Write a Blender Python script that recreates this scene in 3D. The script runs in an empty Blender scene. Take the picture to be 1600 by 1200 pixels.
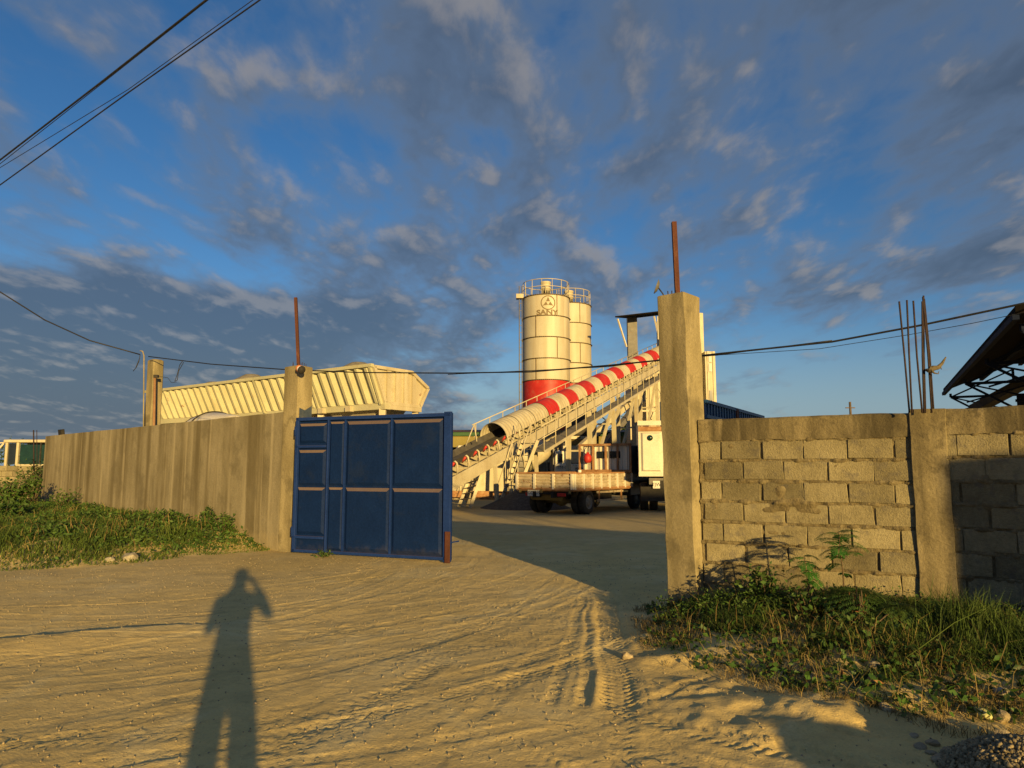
import bpy, bmesh, math, random
import numpy as np
from mathutils import Vector, Matrix
random.seed(7); RNG = np.random.default_rng(11)
R = math.radians
SC = bpy.context.scene; COL = SC.collection
# ------------------------------------------------------------------ camera, sky, sun, exposure
H = 1.55; FPX = 1109.0; PITCH = math.atan2(130, FPX)
cam = bpy.data.cameras.new('camera'); cam.sensor_width = 36; cam.lens = 36 * FPX / 1600
cam.clip_start = 0.05; cam.clip_end = 6000
camo = bpy.data.objects.new('camera', cam); COL.objects.link(camo)
camo.location = (0, 0, H); camo.rotation_euler = (math.pi / 2 + PITCH, 0, 0); SC.camera = camo
SUN_EL = R(8.1); LX, LY = -0.3355, 0.9420           # the light travels towards (LX, LY)
sun = bpy.data.lights.new('sun', 'SUN'); sun.energy = 4.6; sun.angle = R(0.55); sun.color = (1.0, 0.67, 0.23)
suno = bpy.data.objects.new('sun', sun); COL.objects.link(suno)
suno.rotation_euler = Vector((LX * math.cos(SUN_EL), LY * math.cos(SUN_EL), -math.sin(SUN_EL))).to_track_quat('-Z', 'Y').to_euler()
VS = SC.view_settings
VS.view_transform = 'Standard'; VS.look = 'None'; VS.exposure = 0.82; VS.gamma = 1.0; VS.use_curve_mapping = False

class NT:                                            # small helper for node trees
    def __init__(s, tree): s.t = tree; s.t.nodes.clear()
    def n(s, kind, **kw):
        nd = s.t.nodes.new(kind)
        for k, v in kw.items():
            if k.startswith('i_'):
                key = k[2:]; key = int(key) if key.isdigit() else key
                if isinstance(v, bpy.types.NodeSocket): s.t.links.new(v, nd.inputs[key])
                else: nd.inputs[key].default_value = v
            else: setattr(nd, k, v)
        return nd
    def link(s, a, b): s.t.links.new(a, b)
    def math(s, op, a, b=0.0, c=0.0, clamp=False):
        nd = s.t.nodes.new('ShaderNodeMath'); nd.operation = op; nd.use_clamp = clamp
        for i, v in enumerate((a, b, c)):
            if isinstance(v, bpy.types.NodeSocket): s.t.links.new(v, nd.inputs[i])
            else: nd.inputs[i].default_value = v
        return nd.outputs[0]
    def mix(s, f, a, b, mode='MIX'):
        nd = s.t.nodes.new('ShaderNodeMix'); nd.data_type = 'RGBA'; nd.blend_type = mode
        for i, v in ((0, f), (6, a), (7, b)):
            if isinstance(v, bpy.types.NodeSocket): s.t.links.new(v, nd.inputs[i])
            else: nd.inputs[i].default_value = (*v, 1) if isinstance(v, tuple) and len(v) == 3 else v
        return nd.outputs[2]
    def ramp(s, f, stops, interp='LINEAR'):
        nd = s.t.nodes.new('ShaderNodeValToRGB'); nd.color_ramp.interpolation = interp
        e = nd.color_ramp.elements
        while len(e) < len(stops): e.new(0.5)
        for i, (p, c) in enumerate(stops):
            e[i].position = p; e[i].color = (*c, 1) if not isinstance(c, float) else (c, c, c, 1)
        s.t.links.new(f, nd.inputs[0]); return nd.outputs[0]
    def noise(s, vec, scale, detail=4, rough=0.55, dist=0.0):
        nd = s.n('ShaderNodeTexNoise'); nd.inputs['Scale'].default_value = scale
        nd.inputs['Detail'].default_value = detail; nd.inputs['Roughness'].default_value = rough
        nd.inputs['Distortion'].default_value = dist
        if vec is not None: s.link(vec, nd.inputs['Vector'])
        return nd.outputs[0]
    def maprange(s, v, a, b, c=0.0, d=1.0, smooth=True):
        nd = s.n('ShaderNodeMapRange'); nd.interpolation_type = 'SMOOTHSTEP' if smooth else 'LINEAR'
        s.link(v, nd.inputs[0])
        for i, q in enumerate((a, b, c, d)): nd.inputs[i + 1].default_value = q
        return nd.outputs[0]

def build_world():
    w = bpy.data.worlds.new('World'); SC.world = w; w.use_nodes = True
    t = NT(w.node_tree)
    out = t.n('ShaderNodeOutputWorld'); bg = t.n('ShaderNodeBackground'); bg.inputs[1].default_value = 0.085
    sky = t.n('ShaderNodeTexSky'); sky.sky_type = 'NISHITA'; sky.sun_disc = False
    sky.sun_elevation = SUN_EL; sky.sun_rotation = math.atan2(-LX, -LY)
    sky.altitude = 0; sky.air_density = 1.0; sky.dust_density = 0.6; sky.ozone_density = 3.0
    hs = t.n('ShaderNodeHueSaturation', i_Saturation=1.18, i_Value=0.80); t.link(sky.outputs[0], hs.inputs['Color'])
    tint = t.mix(1.0, hs.outputs[0], (1.0, 0.93, 1.03), 'MULTIPLY')
    tc = t.n('ShaderNodeTexCoord'); d = tc.outputs['Generated']
    sep = t.n('ShaderNodeSeparateXYZ'); t.link(d, sep.inputs[0])
    z = t.math('MAXIMUM', sep.outputs[2], 0.0)
    skyc = t.mix(t.maprange(z, 0.0, 0.20, 0.9, 0.0), tint, (1.75, 2.45, 2.95))     # pale air above the horizon
    zz = t.math('ADD', z, 0.15)
    px = t.math('DIVIDE', sep.outputs[0], zz); py = t.math('DIVIDE', sep.outputs[1], zz)
    az = t.math('DIVIDE', sep.outputs[0], t.math('MAXIMUM', sep.outputs[1], 0.05))    # right of forward
    def field(ox, oy):
        c = t.n('ShaderNodeCombineXYZ'); t.link(t.math('ADD', px, ox), c.inputs[0]); t.link(t.math('ADD', py, oy), c.inputs[1])
        m = t.n('ShaderNodeMapping'); m.inputs['Rotation'].default_value = (0, 0, R(24)); m.inputs['Scale'].default_value = (1.0, 0.55, 1)
        t.link(c.outputs[0], m.inputs[0])
        return m.outputs[0]
    v0 = field(3.1, 7.7)
    sunoff = 0.09
    v1 = field(3.1 - LX * sunoff, 7.7 - LY * sunoff)
    def dens(v):
        big = t.noise(v, 0.6, 2, 0.5)
        mid = t.noise(v, 3.0, 4, 0.55, 0.3)
        fin = t.noise(v, 9.0, 5, 0.6, 0.3)
        return t.math('ADD', t.math('ADD', t.math('MULTIPLY', mid, 0.52), t.math('MULTIPLY', big, 0.26)), t.math('MULTIPLY', fin, 0.22))
    n0 = dens(v0); n1 = dens(v1)
    # cover: clearer low on the right, thick bank low on the left, broken blue high on the left
    low = t.maprange(z, 0.13, 0.25, 1.0, 0.0)
    right = t.maprange(az, -0.20, 0.12, 0.0, 1.0)
    bank = t.math('MULTIPLY', t.math('MULTIPLY', t.maprange(z, 0.01, 0.05), t.maprange(z, 0.25, 0.20)), t.maprange(az, 0.0, -0.35))
    holes = t.math('MULTIPLY', t.maprange(z, 0.22, 0.28), t.maprange(az, -0.10, -0.50))
    cov = t.math('ADD', 0.074, t.math('MULTIPLY', t.math('MULTIPLY', low, right), -0.17))
    cov = t.math('ADD', cov, t.math('MULTIPLY', bank, 0.12))
    cov = t.math('ADD', cov, t.math('MULTIPLY', holes, -0.075))
    nn = t.math('ADD', n0, cov)
    dn = t.maprange(nn, 0.43, 0.60)
    core = t.maprange(nn, 0.50, 0.68)
    lit = t.maprange(t.math('SUBTRACT', n0, n1), 0.0, 0.10)
    litw = t.math('MULTIPLY', lit, t.math('SUBTRACT', 1.0, t.math('MULTIPLY', core, 0.35)))
    dark = t.mix(t.math('MAXIMUM', core, bank), (0.90, 1.24, 1.82), (0.52, 0.71, 1.03))
    cc = t.mix(litw, dark, (2.05, 1.92, 1.84))
    col = t.mix(t.math('MULTIPLY', dn, 0.82), skyc, cc)
    t.link(col, bg.inputs[0]); t.link(bg.outputs[0], out.inputs[0])
build_world()

# ------------------------------------------------------------------ placing helpers
cP, sP = math.cos(PITCH), math.sin(PITCH)
def ray(u, v):
    a = (u - 800) / FPX; b = (600 - v) / FPX
    return Vector((a, cP - b * sP, sP + b * cP))
def pt(u, v, Y):                                     # the point at forward distance Y seen at photo pixel (u, v)
    d = ray(u, v); return Vector((0, 0, H)) + d * (Y / d.y)
def gp(u, v, z=0.0):
    d = ray(u, v); return Vector((0, 0, H)) + d * ((z - H) / d.z)
V = Vector

# ------------------------------------------------------------------ materials
MATS = {}
def M(name, stops, scale=3.0, stretch=(1, 1, 1), rough=0.75, metal=0.0, bump=0.0, bscale=30.0, detail=5,
      spots=None, streak=None, rust=0.0, rcol=(0.16, 0.055, 0.02), rscale=6.0, dust=None, island=0.0, spec=0.3, trans=0.0, clear=0.0, dist=0.3, objrand=0.0, splash=None, bdist=0.02):
    m = bpy.data.materials.new(name); m.use_nodes = True; MATS[name] = m
    t = NT(m.node_tree); out = t.n('ShaderNodeOutputMaterial'); b = t.n('ShaderNodeBsdfPrincipled')
    geo = t.n('ShaderNodeNewGeometry'); P = geo.outputs['Position']
    mp = t.n('ShaderNodeMapping'); mp.inputs['Scale'].default_value = stretch; t.link(P, mp.inputs[0])
    n = t.noise(mp.outputs[0], scale, detail, 0.6, dist)
    c = t.ramp(n, stops)
    gr = t.noise(P, 38.0, 4, 0.7); c = t.mix(1.0, c, t.ramp(gr, [(0.3, 0.80), (0.7, 1.16)]), 'MULTIPLY')   # fine grain
    if streak:                                       # rain streaks: (colour, amount, scale)
        m2 = t.n('ShaderNodeMapping'); m2.inputs['Scale'].default_value = (1, 1, streak[4] if len(streak) > 4 else 0.06); t.link(P, m2.inputs[0])
        area = t.maprange(t.noise(P, 0.55, 3, 0.5), 0.22, 0.50)
        s = t.noise(m2.outputs[0], streak[2], 4, 0.5, 0.12)
        c = t.mix(t.math('MULTIPLY', t.math('MULTIPLY', t.maprange(s, 0.42, 0.66), streak[1]), area), c, streak[0])
        s2 = t.noise(m2.outputs[0], streak[2] * 1.9, 3, 0.5, 0.1)
        c = t.mix(t.math('MULTIPLY', t.maprange(s2, 0.52, 0.70), streak[1] * 0.6), c, streak[3] if len(streak) > 3 else (0.45, 0.40, 0.30))
    if spots:                                        # (colour, amount, scale)
        s = t.noise(P, spots[2], 6, 0.65); c = t.mix(t.math('MULTIPLY', t.maprange(s, 0.52, 0.66), spots[1]), c, spots[0])
    if rust:
        s = t.noise(P, rscale, 8, 0.7, 0.3); k = t.maprange(s, 0.66 - 0.25 * rust, 0.72 - 0.2 * rust)
        c = t.mix(k, c, rcol)
    if dust:                                         # dust lying on faces that look up
        sx = t.n('ShaderNodeSeparateXYZ'); t.link(geo.outputs['True Normal'], sx.inputs[0])
        c = t.mix(t.math('MULTIPLY', t.maprange(sx.outputs[2], 0.2, 0.6), dust[1]), c, dust[0])
    if splash:                                       # mud thrown up from the ground: (colour, amount, height)
        sz = t.n('ShaderNodeSeparateXYZ'); t.link(P, sz.inputs[0]); k = t.math('ADD', t.maprange(sz.outputs[2], splash[2], 0.05, 0.0, 1.0), t.math('MULTIPLY', t.math('SUBTRACT', t.noise(P, 5.0, 6, 0.65), 0.5), 2.2))
        k = t.math('MULTIPLY', t.maprange(k, 0.45, 1.1), t.maprange(sz.outputs[2], splash[2] * 1.6, splash[2]))
        c = t.mix(t.math('MULTIPLY', k, splash[1]), c, splash[0])
    if objrand:
        c = t.mix(1.0, c, t.ramp(t.n('ShaderNodeObjectInfo').outputs['Random'], [(0.0, 1.0 - objrand), (1.0, 1.0 + objrand)]), 'MULTIPLY')
    if island:
        r = geo.outputs['Random Per Island']
        c = t.mix(1.0, c, t.ramp(r, [(0.0, 1.0 - island), (1.0, 1.0 + island)]), 'MULTIPLY')
    t.link(c, b.inputs['Base Color'])
    b.inputs['Roughness'].default_value = rough; b.inputs['Metallic'].default_value = metal
    b.inputs['Specular IOR Level'].default_value = spec
    if bump:
        bn = t.n('ShaderNodeBump'); bn.inputs['Strength'].default_value = bump; bn.inputs['Distance'].default_value = bdist
        t.link(t.noise(P, bscale, 6, 0.65), bn.inputs['Height']); t.link(bn.outputs[0], b.inputs['Normal'])
    sh = b.outputs[0]
    if trans:
        tr = t.n('ShaderNodeBsdfTranslucent'); t.link(c, tr.inputs[0]); mx = t.n('ShaderNodeMixShader'); mx.inputs[0].default_value = trans
        t.link(sh, mx.inputs[1]); t.link(tr.outputs[0], mx.inputs[2]); sh = mx.outputs[0]
    t.link(sh, out.inputs[0]); return m

M('concrete', [(0.3, (0.19, 0.16, 0.09)), (0.5, (0.26, 0.22, 0.125)), (0.7, (0.32, 0.275, 0.165))], 2.2, (1, 1, 0.5), 0.9,
  bump=0.35, bscale=26, streak=((0.11, 0.092, 0.048), 0.7, 2.6, (0.36, 0.31, 0.19), 0.15), spots=((0.10, 0.085, 0.05), 0.6, 2.2))
M('plaster_wall', [(0.3, (0.18, 0.155, 0.095)), (0.5, (0.25, 0.217, 0.138)), (0.72, (0.31, 0.27, 0.18))], 1.6, (1, 1, 0.6), 0.92,
  bump=0.5, bscale=9, splash=((0.33, 0.27, 0.15), 0.5, 0.7), streak=((0.11, 0.088, 0.042), 0.85, 2.0, (0.42, 0.365, 0.24), 0.045), spots=((0.13, 0.11, 0.065), 0.6, 1.0))
M('block', [(0.3, (0.155, 0.135, 0.080)), (0.5, (0.21, 0.183, 0.108)), (0.7, (0.25, 0.22, 0.135))], 4.0, (1, 1, 1), 0.95, bump=0.7, bscale=70, objrand=0.34, splash=((0.24, 0.19, 0.10), 0.6, 0.55),
  spots=((0.11, 0.10, 0.085), 0.55, 9.0))
M('mortar', [(0.3, (0.11, 0.088, 0.048)), (0.6, (0.19, 0.158, 0.09)), (0.8, (0.25, 0.21, 0.125))], 9.0, (1, 1, 1), 0.95, bump=1.0, bscale=45)
M('coping', [(0.3, (0.10, 0.082, 0.046)), (0.5, (0.18, 0.15, 0.085)), (0.7, (0.26, 0.22, 0.13))], 3.0, (1, 1, 0.6), 0.93, bump=0.6, bscale=35,
  streak=((0.05, 0.042, 0.024), 0.9, 3.6, (0.30, 0.25, 0.15), 0.10), spots=((0.06, 0.05, 0.03), 0.6, 7))
M('gate_blue', [(0.3, (0.0035, 0.0135, 0.064)), (0.6, (0.0042, 0.0165, 0.078)), (0.8, (0.006, 0.021, 0.092))], 1.6, (1, 1, 1), 0.6, spec=0.08, bump=0.5, bscale=2.2, bdist=0.05, splash=((0.10, 0.09, 0.085), 0.12, 0.4),
  spots=((0.014, 0.022, 0.05), 0.30, 2.2), rust=0.0, rcol=(0.20, 0.17, 0.15), rscale=9, dust=((0.20, 0.145, 0.11), 0.8))
M('gate_frame_blue', [(0.3, (0.008, 0.025, 0.125)), (0.7, (0.012, 0.034, 0.16))], 3, rough=0.6, spec=0.10, rust=0.0, dust=((0.16, 0.12, 0.09), 0.25))
M('blue_overspray', [(0.3, (0.02, 0.04, 0.09)), (0.55, (0.05, 0.065, 0.09)), (0.75, (0.19, 0.165, 0.11))], 3.5, (1, 1, 0.7), 0.85, bump=0.3, bscale=25)
M('rust', [(0.3, (0.05, 0.018, 0.012)), (0.6, (0.085, 0.03, 0.018)), (0.8, (0.16, 0.075, 0.04))], 9, (1, 1, 0.3), 0.85, bump=0.4, bscale=60)
M('rebar', [(0.3, (0.022, 0.014, 0.016)), (0.7, (0.045, 0.03, 0.03))], 20, rough=0.8)  # base colour darkened to stand in for shade on the upper bars
M('cream', [(0.3, (0.40, 0.36, 0.25)), (0.6, (0.48, 0.435, 0.31)), (0.8, (0.53, 0.49, 0.37))], 0.8, rough=0.5, spots=((0.30, 0.24, 0.14), 0.35, 2.5),
  streak=((0.33, 0.27, 0.17), 0.45, 1.8, (0.6, 0.56, 0.44)), rust=0.06, rscale=3)
M('cream_green', [(0.3, (0.37, 0.36, 0.23)), (0.6, (0.45, 0.435, 0.29)), (0.8, (0.5, 0.48, 0.35))], 0.8, rough=0.5, spots=((0.34, 0.28, 0.17), 0.35, 1.6), rust=0.05, rscale=2)
M('white_paint', [(0.3, (0.52, 0.49, 0.40)), (0.7, (0.62, 0.58, 0.48))], 1.5, rough=0.4, spots=((0.38, 0.32, 0.22), 0.4, 2.0), rust=0.08, rscale=5)
M('silo', [(0.3, (0.38, 0.355, 0.27)), (0.6, (0.46, 0.43, 0.335))], 0.5, rough=0.5, spec=0.35, streak=((0.33, 0.27, 0.17), 0.6, 1.1, (0.6, 0.55, 0.43)))
M('seam', [(0.3, (0.12, 0.085, 0.045)), (0.7, (0.20, 0.15, 0.085))], 4, rough=0.8)
M('red_paint', [(0.3, (0.33, 0.016, 0.013)), (0.7, (0.45, 0.03, 0.022))], 1.2, rough=0.5, spec=0.3, spots=((0.36, 0.10, 0.07), 0.4, 3.0))
M('emblem', [(0.3, (0.15, 0.11, 0.06)), (0.7, (0.2, 0.15, 0.085))], 5, rough=0.7)
M('dark_steel', [(0.3, (0.022, 0.020, 0.018)), (0.7, (0.05, 0.045, 0.04))], 5, rough=0.6)
M('chassis_black', [(0.3, (0.010, 0.010, 0.010)), (0.7, (0.03, 0.027, 0.023))], 6, rough=0.75)
M('grey_steel', [(0.3, (0.10, 0.10, 0.10)), (0.7, (0.17, 0.165, 0.155))], 3, rough=0.55, spots=((0.2, 0.12, 0.06), 0.3, 4))
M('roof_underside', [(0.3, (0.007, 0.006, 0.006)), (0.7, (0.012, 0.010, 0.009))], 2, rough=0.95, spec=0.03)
M('truss_blue', [(0.3, (0.006, 0.010, 0.028)), (0.7, (0.010, 0.016, 0.04))], 2, rough=0.8, spec=0.1)  # blue darkened to stand in for shade under the shed roof
M('rubber', [(0.3, (0.016, 0.015, 0.014)), (0.7, (0.045, 0.040, 0.033))], 7, rough=0.9, dust=((0.13, 0.10, 0.06), 0.4))
M('rim', [(0.3, (0.12, 0.115, 0.105)), (0.7, (0.22, 0.20, 0.17))], 7, rough=0.6)
M('belt', [(0.3, (0.05, 0.047, 0.042)), (0.7, (0.10, 0.092, 0.08))], 3, rough=0.85)
M('truck_bed', [(0.3, (0.30, 0.25, 0.17)), (0.6, (0.44, 0.37, 0.26)), (0.8, (0.50, 0.44, 0.33))], 4, rough=0.65, rust=0.42, rcol=(0.17, 0.075, 0.03), rscale=7)
M('rusty_rack', [(0.3, (0.20, 0.09, 0.035)), (0.6, (0.34, 0.19, 0.09)), (0.8, (0.42, 0.32, 0.2))], 6, rough=0.8)
M('cab_dark', [(0.3, (0.030, 0.033, 0.038)), (0.7, (0.05, 0.054, 0.06))], 3, rough=0.4, spec=0.5)  # dark colour stands in for shade on the flatbed's cab
M('tank_ochre', [(0.3, (0.16, 0.12, 0.04)), (0.7, (0.26, 0.19, 0.07))], 4, rough=0.6)
M('glass_dark', [(0.3, (0.012, 0.016, 0.018)), (0.7, (0.02, 0.026, 0.028))], 2, rough=0.08, spec=0.8)
M('glass_green', [(0.3, (0.006, 0.020, 0.016)), (0.7, (0.012, 0.042, 0.032))], 2.5, rough=0.12, spec=0.8)
M('plate_white', [(0.3, (0.55, 0.53, 0.47)), (0.7, (0.62, 0.6, 0.54))], 9, rough=0.5)
M('plate_black', [(0.3, (0.012, 0.012, 0.012)), (0.7, (0.02, 0.02, 0.02))], 9, rough=0.4)
M('lettering_dark', [(0.3, (0.03, 0.03, 0.03)), (0.7, (0.05, 0.05, 0.05))], 9, rough=0.5)
M('lettering_white', [(0.3, (0.7, 0.7, 0.66)), (0.7, (0.75, 0.74, 0.7))], 9, rough=0.5)
M('drum_grey', [(0.3, (0.22, 0.21, 0.19)), (0.7, (0.32, 0.30, 0.26))], 1.0, rough=0.55, spots=((0.16, 0.14, 0.11), 0.5, 2))
M('aggregate', [(0.3, (0.15, 0.135, 0.10)), (0.7, (0.27, 0.24, 0.18))], 6, rough=0.95, bump=1, bscale=14)
M('gravel_dark', [(0.3, (0.035, 0.033, 0.032)), (0.7, (0.085, 0.08, 0.075))], 9, rough=0.95, bump=1, bscale=22)
M('container_blue', [(0.3, (0.016, 0.055, 0.14)), (0.7, (0.025, 0.08, 0.19))], 1.5, rough=0.5, rust=0.12, rcol=(0.13, 0.04, 0.025), rscale=1.2)
M('olive_panel', [(0.3, (0.16, 0.13, 0.03)), (0.7, (0.23, 0.19, 0.05))], 1.0, rough=0.6)
M('brown_trim', [(0.3, (0.11, 0.055, 0.03)), (0.7, (0.17, 0.085, 0.045))], 1.0, rough=0.7)
M('green_trim', [(0.3, (0.02, 0.07, 0.025)), (0.7, (0.035, 0.1, 0.035))], 1.0, rough=0.6)
M('cable', [(0.3, (0.010, 0.010, 0.011)), (0.7, (0.02, 0.02, 0.02))], 9, rough=0.5)
M('orange_plastic', [(0.3, (0.65, 0.16, 0.015)), (0.7, (0.75, 0.22, 0.02))], 9, rough=0.4)
M('white_plastic', [(0.3, (0.6, 0.58, 0.52)), (0.7, (0.72, 0.7, 0.64))], 9, rough=0.5)
M('pvc_orange', [(0.3, (0.22, 0.12, 0.06)), (0.7, (0.28, 0.16, 0.08))], 5, rough=0.5)
M('litter_white', [(0.3, (0.20, 0.18, 0.12)), (0.7, (0.36, 0.33, 0.26))], 9, rough=0.7)
M('litter_orange', [(0.3, (0.22, 0.10, 0.035)), (0.7, (0.36, 0.2, 0.09))], 9, rough=0.6)
M('litter_yellow', [(0.3, (0.3, 0.32, 0.06)), (0.7, (0.5, 0.5, 0.3))], 9, rough=0.6)
M('stone', [(0.3, (0.24, 0.19, 0.12)), (0.5, (0.32, 0.26, 0.165)), (0.7, (0.38, 0.31, 0.2))], 9, rough=0.95, bump=0.6, bscale=40)
M('stone_grey', [(0.3, (0.18, 0.145, 0.085)), (0.7, (0.32, 0.265, 0.16))], 14, rough=0.95, bump=0.6, bscale=60, island=0.45)
G3 = lambda a, b, c: [(0.3, a), (0.5, b), (0.7, c)]
M('grass_bank', G3((0.045, 0.075, 0.014), (0.075, 0.115, 0.020), (0.13, 0.14, 0.035)), 1.3, rough=0.7, island=0.45, trans=0.25)
M('weed_leaf', G3((0.035, 0.075, 0.015), (0.055, 0.11, 0.02), (0.09, 0.14, 0.03)), 2.0, rough=0.6, island=0.4, trans=0.25)
M('grass_verge', G3((0.035, 0.068, 0.014), (0.055, 0.095, 0.018), (0.11, 0.115, 0.03)), 1.6, rough=0.7, island=0.45, trans=0.25)
M('grass_dry', G3((0.14, 0.10, 0.035), (0.21, 0.155, 0.06), (0.28, 0.22, 0.10)), 3.0, rough=0.8, island=0.4, trans=0.2)
M('feather_leaf', G3((0.045, 0.14, 0.025), (0.06, 0.19, 0.035), (0.09, 0.22, 0.04)), 3.0, rough=0.55, island=0.3, trans=0.35)
M('shrub_leaf', G3((0.025, 0.065, 0.014), (0.045, 0.10, 0.02), (0.08, 0.13, 0.03)), 3.0, rough=0.5, island=0.5, trans=0.25)
M('dry_leaf', G3((0.12, 0.05, 0.018), (0.17, 0.075, 0.028), (0.22, 0.11, 0.04)), 4.0, rough=0.8, island=0.4)
M('bark', G3((0.07, 0.05, 0.03), (0.11, 0.08, 0.05), (0.16, 0.12, 0.08)), 14, (1, 1, 0.3), rough=0.9)
M('tree_leaf', G3((0.03, 0.06, 0.012), (0.05, 0.085, 0.018), (0.07, 0.11, 0.025)), 0.8, rough=0.6, island=0.45, trans=0.2)
M('skin', [(0.3, (0.30, 0.17, 0.11)), (0.7, (0.34, 0.2, 0.13))], 9, rough=0.6)
M('rag_cloth', [(0.3, (0.09, 0.075, 0.045)), (0.7, (0.16, 0.13, 0.085))], 30, rough=0.9, bump=0.6, bscale=60)
M('hair', [(0.3, (0.012, 0.01, 0.009)), (0.7, (0.02, 0.016, 0.014))], 30, rough=0.6)
M('shirt', [(0.3, (0.08, 0.09, 0.12)), (0.7, (0.11, 0.12, 0.15))], 9, rough=0.9)
M('house_wall', [(0.3, (0.3, 0.27, 0.2)), (0.7, (0.4, 0.36, 0.28))], 2, rough=0.9)
M('roof_sheet', [(0.3, (0.16, 0.15, 0.14)), (0.7, (0.25, 0.22, 0.2))], 2, rough=0.6)

def ground_material():
    m = bpy.data.materials.new('dirt'); m.use_nodes = True; MATS['dirt'] = m
    t = NT(m.node_tree); out = t.n('ShaderNodeOutputMaterial'); b = t.n('ShaderNodeBsdfPrincipled')
    P = t.n('ShaderNodeNewGeometry').outputs['Position']
    big = t.noise(P, 0.35, 5, 0.6, 0.5); mid = t.noise(P, 2.4, 6, 0.65); fine = t.noise(P, 55.0, 4, 0.7); peb = t.noise(P, 140.0, 2, 0.6)
    c = t.ramp(big, [(0.3, (0.56, 0.425, 0.165)), (0.5, (0.64, 0.49, 0.205)), (0.7, (0.68, 0.53, 0.24))])
    c = t.mix(t.math('MULTIPLY', t.maprange(mid, 0.45, 0.68), 0.55), c, (0.43, 0.335, 0.15))
    c = t.mix(t.math('MULTIPLY', t.maprange(t.noise(P, 0.9, 5, 0.6, 1.0), 0.50, 0.66), 0.45), c, (0.70, 0.59, 0.31))
    c = t.mix(t.math('MULTIPLY', t.maprange(t.noise(P, 7.5, 6, 0.7), 0.54, 0.66), 0.40), c, (0.36, 0.27, 0.12))
    c = t.mix(t.math('MULTIPLY', t.maprange(fine, 0.50, 0.68), 0.42), c, (0.36, 0.285, 0.14))
    c = t.mix(t.math('MULTIPLY', t.maprange(peb, 0.62, 0.72), 0.45), c, (0.68, 0.60, 0.40))
    sep = t.n('ShaderNodeSeparateXYZ'); t.link(P, sep.inputs[0])
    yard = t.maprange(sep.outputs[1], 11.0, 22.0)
    c = t.mix(t.math('MULTIPLY', yard, 0.50), c, (0.31, 0.25, 0.14))        # the yard's grey gravel, darkened to deepen the gateway shadow
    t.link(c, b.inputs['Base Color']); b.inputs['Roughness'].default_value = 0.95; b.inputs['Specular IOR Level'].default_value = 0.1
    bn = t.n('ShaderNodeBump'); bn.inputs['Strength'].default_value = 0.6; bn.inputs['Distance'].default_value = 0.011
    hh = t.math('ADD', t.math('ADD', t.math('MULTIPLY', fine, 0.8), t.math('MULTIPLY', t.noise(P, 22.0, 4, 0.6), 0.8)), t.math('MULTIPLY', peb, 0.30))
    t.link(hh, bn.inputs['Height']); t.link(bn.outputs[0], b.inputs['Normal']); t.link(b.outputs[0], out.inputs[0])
ground_material()

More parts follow.
